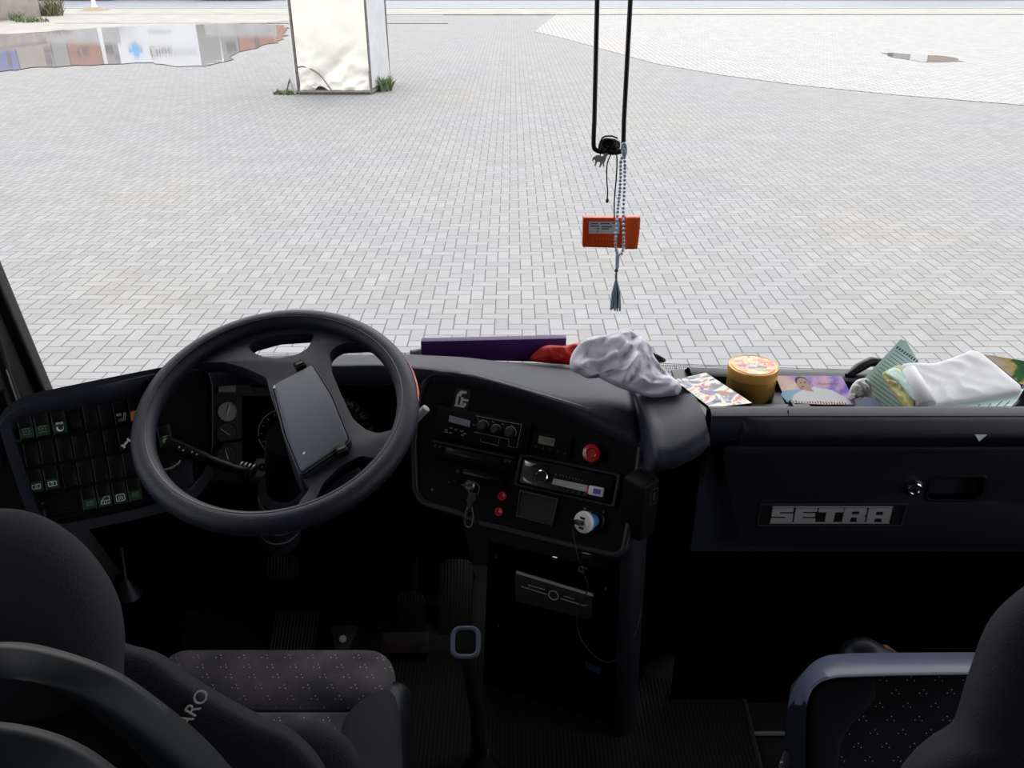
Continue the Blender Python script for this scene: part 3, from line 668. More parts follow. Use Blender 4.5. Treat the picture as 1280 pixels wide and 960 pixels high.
for c in (0, 1): rocker(*gl(c, 2), 'lamp', True)
for c in (2, 3, 4, 5, 6, 7): rocker(*gl(c, 2), flat=True)
for c, k in ((3, 'bars'), (4, 'window'), (5, 'rear'), (6, 'bars')): rocker(*gl(c, 3), k, True)
x, y = LPF.px(207, 545); rocker(x, y, 'circle', True)
# air vent
x0, y0 = gl(0, 3); x1, _ = gl(2, 3); vx0, vx1 = x0+.004, x1+.004
b = MB(); b.ring(LPF, rrect(vx0-.008, vx1+.008, y0-.024, y0+.016, .003), rrect(vx0-.004, vx1+.004, y0-.020, y0+.012, .002), -.01, .004); vent = b.build('air_vent', 'switch', sw)
b = MB()
for i in range(6): yy = y0-.018+i*.0058; b.add([LPF.p(vx0, yy, -.008), LPF.p(vx1, yy, -.008), LPF.p(vx1, yy+.003, .001), LPF.p(vx0, yy+.003, .001), LPF.p(vx0, yy+.001, -.008), LPF.p(vx1, yy+.001, -.008), LPF.p(vx1, yy+.004, .001), LPF.p(vx0, yy+.004, .001)], [(0, 1, 2, 3), (4, 5, 6, 7), (3, 2, 6, 7), (0, 1, 5, 4), (0, 3, 7, 4), (1, 2, 6, 5)])
b.build('slats', 'pad_dark', vent, smooth=False)
b = MB(); b.cyl(LPF, vx0-.0005, y0+.006, .002, 0, .006, 10); b.box(LPF, vx0-.002, vx0+.001, y0-.016, y0-.004, 0, .005); b.build('vent_wheel', 'dullsteel', vent)
def screw(fr, x, y, parent, r=.004, mat='dullsteel'):
    b = MB(); b.lathe(fr.at(x, y), [(r*1.4, 0), (r*1.4, .001), (r, .0012), (r*.95, .003), (r*.5, .0038), (.0003, .004)], 16); o = b.build('screw', 'black', parent)
    b = MB(); b.box(fr.at(x, y).rot(.6), -r*.6, r*.6, -.0006, .0006, .0038, .0046); b.build('slot', mat, o, smooth=False)
for p in ((22, 550), (233, 612)): screw(LPF, *LPF.px(*p), sw)
b = MB(); pl = rcorner(pxs(LPF, (212, 580), (240, 573), (243, 608), (216, 618)), .004); b.prism(LPF, pl, 0, .004); b.build('cover_plate', 'pad_dark', sw, bevel=.001)
b = MB(); b.tube([LPF.p(*LPF.px(*q), .006) for q in ((200, 588), (215, 585), (224, 579), (226, 575))], .0018, 8); b.build('lever', 'midgrey', sw)
b = MB(); x, y = LPF.px(146, 499); b.box(LPF, x-.006, x+.006, y-.0012, y+.0012, 0, .003); b.build('indicator_lens', 'bluering', sw)
# instrument cluster behind the wheel
ic = thing('instrument_cluster', ICF.O, 'dark instrument cluster with round gauges seen through the steering wheel', 'instrument cluster')
ipoly = rcorner(pxs(ICF, (264, 466), (345, 462), (430, 462), (520, 466), (526, 600), (262, 600)), .012)
b = MB(); b.prism(ICF, ipoly, -.04, -.012); b.build('back_plate', 'void', ic)
hood = [ICF.p(*q, 0) for q in ipoly]
b = MB(); b.ring(ICF, shrink(ipoly, -.02), ipoly, -.06, .02); b.build('surround', 'face', ic, bevel=.004)
pl = pxs(ICF, (266, 470), (330, 470), (360, 474), (360, 598), (266, 582)); b = MB(); b.prism(ICF, pl, -.02, .0); plate = b.build('gauge_plate', 'cluster', ic)
def rectpx(fr, p0, p1): (x0, y1), (x1, y0) = fr.px(*p0), fr.px(*p1); return x0, x1, y0, y1
x0, x1, y0, y1 = rectpx(ICF, (273, 473), (314, 491)); b = MB(); b.box(ICF, x0, x1, y0, y1, 0, .004); disp = b.build('display', 'dial', ic, bevel=.001)
b = MB(); b.box(ICF, x0+.002, x0+(x1-x0)*.55, y0+.002, y1-.002, .004, .005); b.build('lit_field', 'dial_pale', disp)
for (px_, py_), mt, ang in (((285, 514.5), 'dial_pale', 75), ((284.5, 541.5), 'dial', 145), ((284.5, 570), 'dial', 105)):  # sky reflection put into the dial colours, palest on the top gauge
    x, y = ICF.px(px_, py_); f = ICF.at(x, y); r = .0222
    b = MB(); b.lathe(f, [(r, 0), (r, .003), (r*.93, .0035), (r*.9, .0015)], 32); g_ = b.build('gauge', 'grey', ic)
    b = MB(); b.cyl(f, 0, 0, r*.92, .0012, .002, 32); b.build('dial', mt, g_)
    b = MB(); a = math.radians(ang); b.add([f.p(math.cos(a+PI)*r*.35-math.sin(a)*.0009, math.sin(a+PI)*r*.35+math.cos(a)*.0009, .003), f.p(math.cos(a+PI)*r*.35+math.sin(a)*.0009, math.sin(a+PI)*r*.35-math.cos(a)*.0009, .003), f.p(math.cos(a)*r*.7, math.sin(a)*r*.7, .003)], [(0, 1, 2)])
    b.tube([f.p(-math.cos(a)*r*.35, -math.sin(a)*r*.35, .003), f.p(math.cos(a)*r*.7, math.sin(a)*r*.7, .003)], [.0012, .0006], 6); b.build('needle', 'icon', g_)
    b = MB()
    for q in (20, 60, 100, 140): b.box(f.rot(math.radians(q)), r*.68, r*.82, -.0006, .0006, .002, .0026)
    b.build('ticks', 'icon_dim', g_, smooth=False)
b = MB(); b.prism(ICF, pxs(ICF, (304, 495), (358, 495), (358, 597), (304, 592)), 0, .002); b.build('tachometer_field', 'face', ic, smooth=False)
f = ICF.at(*ICF.px(352, 541), .003); r = .048
b = MB(); b.tube([f.p(r*math.cos(math.radians(a)), r*math.sin(math.radians(a))*1.0, .001) for a in range(105, 236, 6)], .0016, 8); tach = b.build('tachometer', 'midgrey', ic)
b = MB()
for a in range(110, 236, 24): b.box(f.rot(math.radians(a)), r*.78, r*.9, -.0006, .0006, 0, .0015)
b.build('ticks', 'icon_dim', tach, smooth=False)
b = MB(); b.text(f.at(-.012, -.008), '15', .012, .0004); b.build('numeral', 'icon', tach, smooth=False)
b = MB(); b.box(f, -.022, .004, -.0006, .0008, .001, .002); b.build('needle', 'icon', tach, smooth=False)
f = ICF.at(*ICF.px(418, 545), -.010); r = .085
b = MB(); b.lathe(f, [(r*.98, 0), (r*.98, .001), (r*.5, .0012), (.0004, .0012)], 48); spd = b.build('speedometer', 'black', ic)
b = MB()
for a in range(-40, 71, 10): b.box(f.rot(math.radians(a)), r*.80, r*(.93 if a % 20 else .9), -.0006, .0006, .001, .003)
b.build('ticks', 'icon_dim', spd, smooth=False)
for t, (px_, py_) in (('80', (452, 521)), ('100', (461, 536)), ('60', (437, 505))): b = MB(); b.text(ICF.at(*ICF.px(px_, py_), -.008), t, .010, .0004); b.build('numeral', 'icon_dim', spd, smooth=False)
# ledge below the gauges with parking knob
b = MB(); b.prism(ICF, pxs(ICF, (266, 583), (345, 598), (345, 606), (262, 601)), -.01, .016); b.build('ledge', 'grey', ic, bevel=.002)
f = ICF.at(0, 0, .018); pl = pxs(f, (320, 573), (341, 573), (350, 597), (313, 596)); b = MB(); b.prism(f, pl, -.02, 0); kp = b.build('knob_plate', 'midgrey', ic, bevel=.0015)
fk = f.at(*f.px(329, 584)); b = MB(); b.lathe(fk, [(.0085, 0), (.008, .006), (.006, .008), (.0003, .008)], 24); b.build('knob', 'black', kp)
b = MB(); b.text(fk.at(0, 0, .008), 'P', .008, .0003); b.build('knob_letter', 'icon_dim', kp, smooth=False)
# lower cowl under cluster down to the pedals
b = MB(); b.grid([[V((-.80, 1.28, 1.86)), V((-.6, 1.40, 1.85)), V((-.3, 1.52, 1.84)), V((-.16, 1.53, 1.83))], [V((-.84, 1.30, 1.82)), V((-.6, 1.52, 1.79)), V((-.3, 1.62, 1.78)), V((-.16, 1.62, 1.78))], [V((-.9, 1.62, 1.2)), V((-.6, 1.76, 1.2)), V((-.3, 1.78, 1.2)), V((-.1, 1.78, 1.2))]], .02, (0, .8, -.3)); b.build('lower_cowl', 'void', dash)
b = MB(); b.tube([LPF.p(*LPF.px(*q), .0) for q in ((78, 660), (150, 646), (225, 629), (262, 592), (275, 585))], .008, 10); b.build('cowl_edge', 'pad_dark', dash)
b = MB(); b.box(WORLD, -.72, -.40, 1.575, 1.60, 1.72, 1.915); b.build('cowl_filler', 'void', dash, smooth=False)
# ------------------------------------------------------------------ steering wheel
WY, WT = 0.0043, .3897
WN = V((math.sin(WY)*math.sin(WT), -math.cos(WY)*math.sin(WT), math.cos(WT)))
WC = V((-.3818, 1.2014, 2.0372))
WR = ZC.cross(WN).normalized(); WF = Fr(WC, WR, WN.cross(WR))
whl = thing('steering_wheel', WC-WN*.05, 'large black leather-wrapped four-spoke steering wheel turned to one side', 'steering wheel')
RT = .0185; RC = .23-RT
b = MB(); b.tube([WF.p(RC*math.cos(2*PI*i/96), RC*math.sin(2*PI*i/96), 0) for i in range(96)], RT, 20, closed=True, up=WN); rim = b.build('rim', 'leather', whl)
b = MB(); b.tube([WF.p((RC-.0075)*math.cos(2*PI*i/96), (RC-.0075)*math.sin(2*PI*i/96), .0168) for i in range(96)], .0011, 6, closed=True); b.build('stitching', 'black', rim)
b = MB()
for rr, zz, a0, a1 in ((.0165, .0085, 5, 26), (.0175, .0058, 4, 24), (.0184, .003, 8, 22)):
    b.tube([WF.p((RC+rr)*math.cos(math.radians(a)), (RC+rr)*math.sin(math.radians(a)), zz+.0006) for a in [a0+(a1-a0)*i/14 for i in range(15)]], .0011, 6)
b.build('wire_binding', 'redwire', rim)
HF = WF.at(0, 0, -.006)
def arc(p0, p1, r=.207, ccw=True):
    a0, a1 = math.atan2(p0[1], p0[0]), math.atan2(p1[1], p1[0])
    if ccw and a1 < a0: a1 += 2*PI
    if not ccw and a1 > a0: a1 -= 2*PI
    return [(r*math.cos(a0+(a1-a0)*i/16), r*math.sin(a0+(a1-a0)*i/16)) for i in range(17)]
holes = [pxs(HF, (311, 434), (316, 428), (347, 419.5), (391, 416.5), (393, 421), (385, 436), (372, 444), (347, 449), (329, 447), (314, 440))]
h2 = pxs(HF, (412, 442), (420, 434), (430, 430)); h2b = pxs(HF, (499, 532), (488, 539), (472.5, 542.5), (457, 538), (441, 524), (426, 492.5), (413, 461))
holes.append(h2+arc(HF.px(441, 427.5), HF.px(503, 524), .207, False)[2:]+h2b)
h3 = pxs(HF, (472.5, 574), (451, 570.6), (426, 583), (404, 605), (394, 627)); holes.append(h3+arc(HF.px(398, 631), HF.px(471, 580), .200, True)[2:-1])
h4 = pxs(HF, (366, 640), (388, 611), (372, 590), (340, 500), (333, 473), (307, 461), (279, 453)); holes.append(h4+arc(HF.px(266, 452), HF.px(362, 645), .207, True)[1:-1])
from mathutils.geometry import tessellate_polygon
def holed(b, fr, loops, z0, z1, dish=None):
    pts = [p for L_ in loops for p in L_]; tri = tessellate_polygon([[V((*p, 0)) for p in L_] for L_ in loops]); n = len(pts)
    dz = dish or (lambda x, y: 0)
    fs = [tuple(t) for t in tri]+[tuple(n+i for i in t) for t in tri]; o = 0
    for L_ in loops:
        m_ = len(L_); fs += [(o+i, o+(i+1) % m_, n+o+(i+1) % m_, n+o+i) for i in range(m_)]; o += m_
    b.add([fr.p(x, y, z0) for x, y in pts]+[fr.p(x, y, z1) for x, y in pts], fs)
b = MB(); holed(b, HF, [[(.2085*math.cos(2*PI*i/80), .2085*math.sin(2*PI*i/80)) for i in range(80)]]+[rcorner(h, .006, 3) for h in holes], -.024, .002); b.build('spokes', 'hub', whl, bevel=.004, seg=3, angle=50)
PF = WF.at(0, 0, .006)
pad = rcorner(pxs(PF, (340, 483), (391, 456), (415, 495), (438, 552), (376, 594), (356, 545)), .008)
b = MB(); b.prism(PF, shrink(pad, -.006), -.10, -.004, shrink(pad, -.003)); b.build('hub_shroud', 'hub', whl, bevel=.003)
b = MB(); b.prism(PF, pad, -.01, .004, shrink(pad, .002)); hp = b.build('hub_cover', 'hubpad', whl, bevel=.0015)
b = MB(); b.ring(PF, shrink(pad, -.0016), pad, -.006, .0015); b.build('cover_gap', 'black', whl, smooth=False)
for p, a in (((375, 457), .55), ((427, 563), .5)):
    f = PF.at(*PF.px(*p), .002).rot(a); b = MB(); b.box(f, -.0088, .0088, -.0085, .0085, -.008, .0045); o = b.build('clip', 'face', whl, bevel=.0015)
    b = MB(); b.box(f, -.006, .006, -.003, .0005, .004, .006); b.build('clip_rib', 'grey', o, smooth=False)
for p, t in (((344, 486), 'b'), ((381, 568), 's')): b = MB(); b.text(PF.at(*PF.px(*p), .0042).rot(-.3), t, .009, .0003); b.build('horn_mark', 'icon', hp, smooth=False)
col = thing('steering_shaft', WC-WN*.25, 'black steering column with control stalks and a bellows below the wheel', 'steering column')
b = MB(); q0, q1 = WC-WN*.07, onY(352, 655, 1.47); d = (q1-q0)
b.tube([q0, q0+d*.15, q0+d*.5], [.034, .036, .034], 24); b.build('column_cover', 'face', col)
b = MB(); q0 = onY(353, 612, 1.38); q1 = onY(349, 668, 1.52)
prof = []
b.tube([q0.lerp(q1, t/24) for t in range(25)], [.038+.009*math.cos(t*PI/2) for t in range(25)], 24); b.build('bellows', 'pad_dark', col)
for t in (.08, .3, .52, .74):
    b = MB(); q = q0.lerp(q1, t); f = Fr(q, RV, (q1-q0).cross(RV)); b.tube([f.p(.046*math.cos(a), .046*math.sin(a)) for a in [2*PI*i/32 for i in range(32)]], .0018, 6, closed=True); b.build('bellows_ring', 'midgrey', col)
b = MB(); b.tube(spline([dep(312, 590, 1.50), dep(285, 584, 1.47), dep(255, 573, 1.44), dep(232, 563, 1.42), dep(207, 552, 1.41)], 6), [.0075]*6+[.009]*6+[.0115]*6+[.012]*6+[.010], 14); st = b.build('stalk', 'face', col)
b = MB(); 
for k in range(4): b.tube([dep(300+k*5, 587+k*1.2, 1.5), dep(302+k*5, 587.6+k*1.2, 1.5)], .016, 14)
b.build('stalk_boot', 'black', st)
b = MB()
for p in ((224, 560), (229, 564), (240, 566), (246, 569)): b.ball(dep(p[0], p[1]-1, 1.40), .0018, 6)
b.build('stalk_marks', 'icon_dim', st)
b = MB(); b.tube([dep(470, 560, 1.50), dep(521, 522, 1.47), dep(533, 510, 1.46)], [.006, .008, .0075], 12); b.build('stalk', 'midgrey', col, bevel=.001)
# ------------------------------------------------------------------ centre control panel
cp = thing('instrument_console', CPF.O, 'angled black centre control panel right of the steering wheel', 'control panel')
cpoly = pxs(CPF, (541, 471), (590, 476), (640, 490), (700, 508), (765, 528), (790, 541), (797, 556), (790, 615), (775, 690), (700, 673), (600, 649), (580, 638), (531, 624), (524, 612), (522, 560), (527, 495))
cpo = rcorner(cpoly, .014)
b = MB(); b.prism(CPF, cpo, -.05, 0); b.build('face_plate', 'face', cp)
b = MB(); b.ring(CPF, shrink(cpo, -.014), cpo, -.06, .010); b.build('bezel', 'pad_dark', cp, bevel=.005, seg=3)
for p in ((791, 546), (755, 640), (732, 636), (747, 660), (541, 612)): screw(CPF, *CPF.px(*p), cp, .0032)
def mushroom(px_, py_, r, h, mat, name):
    f = CPF.at(*CPF.px(px_, py_)); b = MB(); b.lathe(f, [(r*.75, 0), (r*.75, h*.4), (r, h*.45), (r, h*.8), (r*.9, h*.97), (r*.55, h), (r*.45, h*.94), (.0004, h*.93)], 32)
    return b.build(name, mat, cp)
mushroom(742, 567, .0178, .022, 'red', 'emergency_button'); mushroom(628.5, 620, .0088, .006, 'red', 'push_button'); mushroom(624.5, 639.5, .0085, .007, 'red', 'push_button')
for p in ((561, 603), (568, 601)): b = MB(); b.ball(cpx(*p, .002), .0016, 6); b.build('indicator_light', 'grey', cp)
# sticker plate
f = CPF.at(*CPF.px(577, 499)).rot(.03)
o = thing('sticker', f.O, 'small square brown sticker with a white emblem above the tachograph', 'sticker')
b = MB(); b.prism(f, rrect(-.0165, .0165, -.021, .021, .004), 0, .0012); b.build('backing', 'dirtmetal', o)
b = MB()
b.box(f, -.012, .010, -.016, -.012, .0012, .0018); b.box(f, -.011, -.006, -.012, .008, .0012, .0018); b.box(f, -.001, .004, -.012, .004, .0012, .0018); b.prism(f, [(-.011, .008), (-.004, .017), (.009, .017), (.009, .012), (.0, .011), (-.002, .004), (-.006, .006)], .0012, .0018); b.box(f, .0, .015, -.003, .0015, .0012, .0018); b.box(f, .006, .012, -.012, -.006, .0012, .0018)
b.build('emblem', 'white', o, smooth=False)
# tachograph
f = CPF
o = thing('tachograph', f.p(.09, -.03), 'black tachograph unit with a pale screen and three dials', 'tachograph')
TZ = .020; TF = CPF.at(0, 0, TZ)
b = MB(); b.box(CPF, -.004, .192, -.060, .002, 0, TZ-.004); b.box(CPF, .002, .184, -.056, -.002, TZ-.004, TZ); b.build('body', 'face', o, bevel=.0015)
q = pxs(TF, (562, 519), (588, 526), (587, 534), (561, 527)); b = MB(); b.prism(TF, q, -.001, .001); b.build('screen', 'lcd', o, smooth=False)
def outline(fr, px_, parent, mat='icon_dim', r=.0006, closed=False, name='printed_outline'):
    b = MB(); b.tube([fr.p(*fr.px(*p), .0004) for p in px_], r, 4, closed=closed); return b.build(name, mat, parent, smooth=False)
outline(TF, [(601.5, 531), (596, 520), (652, 531), (646, 560), (636, 558), (636, 549), (593, 540)], o)
outline(TF, [(601, 548), (601, 552), (623, 557), (624, 548)], o)
for p, r in (((604, 533), .0095), ((620, 537), .008), ((638, 541), .0095)):
    k = TF.at(*TF.px(*p)); b = MB(); b.lathe(k, [(r, 0), (r*.92, .012), (r*.8, .014), (.0004, .014)], 24); d = b.build('dial_knob', 'black', o)
    b = MB(); b.tube([k.p(r*1.25*math.cos(math.radians(a)), r*1.25*math.sin(math.radians(a)), .0012) for a in range(-20, 151, 10)], .0009, 5); b.build('scale_arc', 'icon_dim', d)
b = MB()
for p in ((558, 537.5), (564, 535), (570, 537), (577, 539), (581, 542), (558, 540), (563, 541), (578, 544)): x, y = TF.px(*p); b.box(TF, x-.003, x+.003, y-.0012, y+.0012, 0, .001)
b.build('small_buttons', 'icon_dim', o, smooth=False)
b = MB()
for p in ((617, 526), (629, 529), (641, 531), (593, 530)): x, y = TF.px(*p); b.tube([TF.p(x+.003*math.cos(a), y+.003*math.sin(a), .0003) for a in (3.4, 4.2, 5, 5.8)], .0006, 4)
b.build('symbols', 'icon_dim', o)
# dim old radio under it
o = thing('cassette_player', CPF.p(.09, -.085), 'black slim cassette player below the tachograph', 'player')
b = MB(); b.box(CPF, -.004, .176, -.098, -.064, 0, .012); b.build('body', 'face', o, bevel=.002)
b = MB(); b.box(CPF, .0, .172, -.071, -.068, .012, .0145); b.build('top_trim', 'grey', o, bevel=.0006)
b = MB(); b.box(CPF, .03, .150, -.088, -.076, .0115, .0135); b.build('slot_flap', 'trim_gloss', o, bevel=.001)
b = MB()
for x in (.008, .018, .158, .166): b.cyl(CPF, x, -.078, .003, .012, .016, 12)
b.build('knobs', 'grey', o)
o = thing('control_module', CPF.p(.12, -.115), 'small black control module below the cassette player', 'control unit')
b = MB(); b.box(CPF, .055, .160, -.128, -.106, 0, .008); b.build('body', 'face', o, bevel=.002)
b = MB(); b.box(CPF, .075, .152, -.120, -.110, .008, .011); b.build('rocker', 'trim_gloss', o, bevel=.001)
b = MB(); b.cyl(CPF, .064, -.117, .004, .008, .013, 14); b.build('knob', 'grey', o)
# clock unit
o = thing('clock_unit', cpx(690, 555), 'black digital clock unit with five small buttons beside the tachograph', 'clock')
q = rcorner(pxs(CPF, (667, 537), (718, 547.5), (713, 574), (664, 563)), .003); b = MB(); b.prism(CPF, q, 0, .008, shrink(q, .0015)); b.build('body', 'face', o, bevel=.001)
CF = CPF.at(0, 0, .008); q = pxs(CF, (674, 544.5), (694, 548.5), (692, 558), (672.5, 554)); b = MB(); b.prism(CF, q, 0, .001); sc_ = b.build('screen', 'lcd_green', o, smooth=False)
b = MB(); b.text(CF.at(*CF.px(685.5, 551.5), .0011), '15:50', .0095, .0002); b.build('digits', 'lcd_text', sc_, smooth=False)
for p in ((670, 558), (679, 560), (688, 562), (697, 564.5), (706, 566.5)): b = MB(); x, y = CF.px(*p); b.cyl(CF, x, y, .0024, 0, .002, 12, .002); b.build('button', 'grey', o)
# car radio
bx, by = .1893, -.0636; RF = CPF.at(bx, by)
o = thing('car_radio', RF.p(.09, -.026), 'glossy black car radio with a round knob and silver display', 'radio')
b = MB(); b.ring(RF, rrect(-.008, .193, -.058, .006, .004), rrect(.0, .185, -.052, .0, .003), 0, .010); b.build('mounting_frame', 'pad_dark', o, bevel=.002)
b = MB(); b.prism(RF, rrect(0, .185, -.052, 0, .006), 0, .018, rrect(.004, .181, -.050, -.003, .006)); b.build('front_panel', 'trim_gloss', o, bevel=.002)
GF = RF.at(0, 0, .018)
b = MB(); b.prism(GF, [(.008, -.006), (.022, -.008), (.034, -.007), (.020, -.016), (.010, -.015)], 0, .0016); b.build('release_button', 'steel', o, bevel=.0005)
b = MB(); b.prism(GF, [(.010, -.036), (.020, -.042), (.034, -.045), (.030, -.047), (.014, -.044)], 0, .0016); b.build('lower_trim', 'steel', o, bevel=.0005)
b = MB(); b.lathe(GF.at(*GF.px(678, 596)), [(.0125, 0), (.0125, .008), (.0108, .0095), (.0100, .0085)], 32); kn = b.build('volume_knob', 'chrome', o)
b = MB(); b.cyl(GF.at(*GF.px(678, 596)), 0, 0, .0104, .002, .0088, 28); b.build('knob_cap', 'black', kn)
q = pxs(GF, (692, 598), (736, 607), (735, 615.5), (690, 605)); b = MB(); b.prism(GF, q, 0, .001); b.build('display', 'label_grey', o, smooth=False)
b = MB()
for i in range(6): x, y = GF.px(697+i*7, 609.5+i*1.7); b.box(GF, x-.004, x+.004, y-.0022, y+.0022, 0, .0016)
b.build('preset_buttons', 'black', o, bevel=.0004)
b = MB(); x, y = GF.px(695, 593); b.cyl(GF, x, y, .0014, 0, .001, 10)
for i in range(8): x, y = GF.px(700+i*4, 594+i*.95); b.box(GF, x-.0015, x+.0015, y-.0006, y+.0006, 0, .0008)
b.build('printed_marks', 'icon_dim', o, smooth=False)
o = thing('usb_stick', GF.p(*GF.px(745, 614)), 'white usb stick with a violet label plugged into the car radio', 'usb stick')
f = GF.at(*GF.px(746, 614)).rot(.02); b = MB(); b.box(f, -.0135, .0145, -.0085, .0085, .002, .012); b.build('body', 'white', o, bevel=.002)
b = MB(); b.box(f, -.004, .010, -.0045, .0045, .0118, .0126); b.build('label', 'violet', o, smooth=False)
b = MB(); b.box(f, -.0175, -.013, -.0075, .0075, .001, .010); b.build('end_cap', 'redwire', o, bevel=.001)
# small monitor
o = thing('monitor', cpx(672, 634), 'small square black monitor below the car radio', 'monitor')
q = pxs(CPF, (651, 612.5), (698.5, 623.5), (691.5, 657), (646.5, 645)); b = MB(); b.ring(CPF, shrink(q, -.001), shrink(q, .0035), 0, .007); b.build('frame', 'grey', o, bevel=.0008)
b = MB(); b.prism(CPF, shrink(q, .003), 0, .003); b.build('screen', 'black', o, smooth=False)
b = MB(); 
for p in ((655, 617), (652, 630)): x, y = CPF.px(*p); b.cyl(CPF, x+.002, y-.001, .0018, .003, .0065, 10)
b.build('buttons', 'grey', o)
# socket and usb charger
f = CPF.at(*CPF.px(744, 650)); f = Fr(f.O, f.R, f.U)
b = MB(); b.lathe(f, [(.019, 0), (.019, .006), (.016, .008), (.015, .003)], 28); b.build('power_socket', 'black', cp)
o = thing('usb_charger', f.O, 'round white usb charger with a blue ring in the power socket', 'charger')
CH = Fr(f.O, f.R, f.U); e = onP(728, 653, f.O+f.N*.035, f.N); ax = (e-f.O)
CH = Fr(e, f.R, f.U-f.N*0)
CH = Fr(e, (f.R-ax.normalized()*f.R.dot(ax.normalized())), f.U); ln = ax.length; 
if CH.N.dot(ax) < 0: CH.N = -CH.N
CH.N = ax.normalized(); CH.U = CH.N.cross(CH.R).normalized()
b = MB(); b.lathe(CH, [(.012, -ln*.9), (.014, -ln*.45), (.0185, -ln*.4), (.0195, -.010), (.0195, -.008)], 32); b.build('ring', 'bluering', o)
b = MB(); b.lathe(CH, [(.0195, -.0085), (.0205, -.004), (.0195, .0), (.016, .0012), (.0004, .0014)], 32); b.build('face', 'white', o)
b = MB()
for y in (.008, -.0105): b.box(CH, -.0055, .0055, y-.0022, y+.0022, .0008, .0018)
b.build('usb_ports', 'black', o, smooth=False)
o = thing('charging_cable', CH.p(-.008, -.002, .012), 'thin black charging cable hanging from the usb charger in a loop', 'cable')
b = MB(); b.box(CH, -.011, .004, -.0045, .0035, .0015, .012); b.build('plug', 'black', o, bevel=.001)
pth = [CH.p(-.011, -.002, .008), CH.p(-.014, -.012, .008)]+[dep(x, y, d) for x, y, d in ((721, 690, 1.46), (727, 712, 1.45), (735, 735, 1.45), (723, 760, 1.45), (723, 790, 1.45), (740, 817, 1.42), (762, 828, 1.40), (784, 812, 1.38), (797, 785, 1.38), (801, 762, 1.40))]
b = MB(); b.tube(spline(pth, 8), .0010, 6); b.build('cord', 'face', o)
# ignition key with bunch of keys
f = CPF.at(*CPF.px(588, 607))
o = thing('key_bunch', f.O, 'bunch of keys hanging from the ignition lock', 'keys')
b = MB(); b.lathe(f, [(.011, 0), (.011, .006), (.008, .009), (.0004, .009)], 24); b.build('lock_barrel', 'dullsteel', cp)
b = MB(); b.box(f.rot(.2), -.009, .009, -.002, .002, .009, .026); b.build('ignition_key', 'grey', o, bevel=.0008)
ring = [dep(592+7*math.cos(a), 611+8*math.sin(a), 1.55) for a in [2*PI*i/20 for i in range(20)]]
b = MB(); b.tube(ring, .0009, 6, closed=True); b.build('key_ring', 'grey', o)
for k, (pp, w) in enumerate((([(591, 618), (585, 630), (581, 645)], 5), ([(593, 618), (596, 635), (597, 655)], 4), ([(590, 616), (590, 632), (588, 640)], 5))):
    d = 1.545-.004*k; a, c = V(dep(*pp[0], d)), V(dep(*pp[-1], d)); u = (c-a).normalized(); f2 = Fr(a, u, CPF.N.cross(u)); L_ = (c-a).length
    b = MB(); b.prism(f2, [(0, -.006), (.014, -.008), (.018, -.003), (L_, -.003), (L_, .002), (L_*.8, .003), (L_*.7, .0015), (L_*.6, .003), (.018, .003), (.014, .008), (0, .006)], -.001, .001); b.build('key', ('grey', 'black', 'grey')[k], o, bevel=.0004)
loop = [dep(x, y, 1.535) for x, y in ((585, 634), (582, 645), (581, 655), (585, 659), (589, 657), (591, 645), (590, 634))]
b = MB(); b.tube(spline(loop, 5), .0012, 6, closed=False); b.build('karabiner', 'dullsteel', o)
# ------------------------------------------------------------------ lower console, column, pedals
LF = panel(onY(690, 745, 1.38), -.3752, .12)
lc = thing('floor_console', V((LF.O.x, LF.O.y+.15, 1.2)), 'black floor console below the control panel with screws and a disc player', 'console')
xl, _ = LF.px(606, 760); xr, _ = LF.px(797, 770); _, yt = LF.px(640, 683)
yb_ = -(LF.O.z-1.21)/LF.U.z
b = MB(); b.box(LF, xl, xr, yb_, yt, -.28, 0); b.build('body', 'void', lc, bevel=.006)
for p in ((621, 695), (624, 781), (758, 735)): screw(LF, *LF.px(*p), lc, .0036, 'steel')
b = MB(); x, y = LF.px(694, 697); b.box(LF, x-.005, x+.005, y-.0025, y+.0025, 0, .004); b.build('small_switch', 'dullsteel', lc)
x, y = LF.px(727, 711); b = MB(); b.ring(LF, rrect(x-.006, x+.006, y-.007, y+.007, .002), rrect(x-.004, x+.004, y-.005, y+.005, .0015), 0, .003); b.cyl(LF, x+.010, y+.005, .002, 0, .003, 8); b.build('cable_clip', 'midgrey', lc)
x, y = LF.px(733, 694); b = MB(); b.box(LF, x-.009, x+.009, y-.005, y+.005, 0, .003); b.build('tag_plate', 'grey', lc)
q = [LF.px(*p) for p in ((645.5, 711.5), (743, 740), (742, 772), (646.5, 748))]
o = thing('disc_player', LF.p(*LF.px(694, 742)), 'dark grey slim disc player in the floor console', 'disc player')
b = MB(); b.prism(LF, q, 0, .012); b.build('front_panel', 'grey', o, bevel=.002)
DF = LF.at(0, 0, .012)
b = MB(); b.prism(DF, pxs(DF, (646, 713), (742, 742), (742, 745), (646, 716)), 0, .003); b.build('chrome_strip', 'label_grey', o)
for pts in ([(652, 733), (684, 743)], [(701, 748), (730, 757), (735, 756)], [(660, 731), (681, 737)], [(705, 745), (718, 749)]): outline(DF, pts, o, 'label_grey', .0008, name='printed_line')
k = DF.at(*DF.px(692, 744)); b = MB(); b.tube([k.p(.0105*math.cos(a), .0105*math.sin(a), .0008) for a in [2*PI*i/24 for i in range(24)]], .0011, 6, closed=True); b.build('dial_ring', 'label_grey', o)
b = MB(); x, y = DF.px(691.5, 732); b.cyl(DF, x, y, .003, 0, .002, 12); b.build('button', 'black', o)
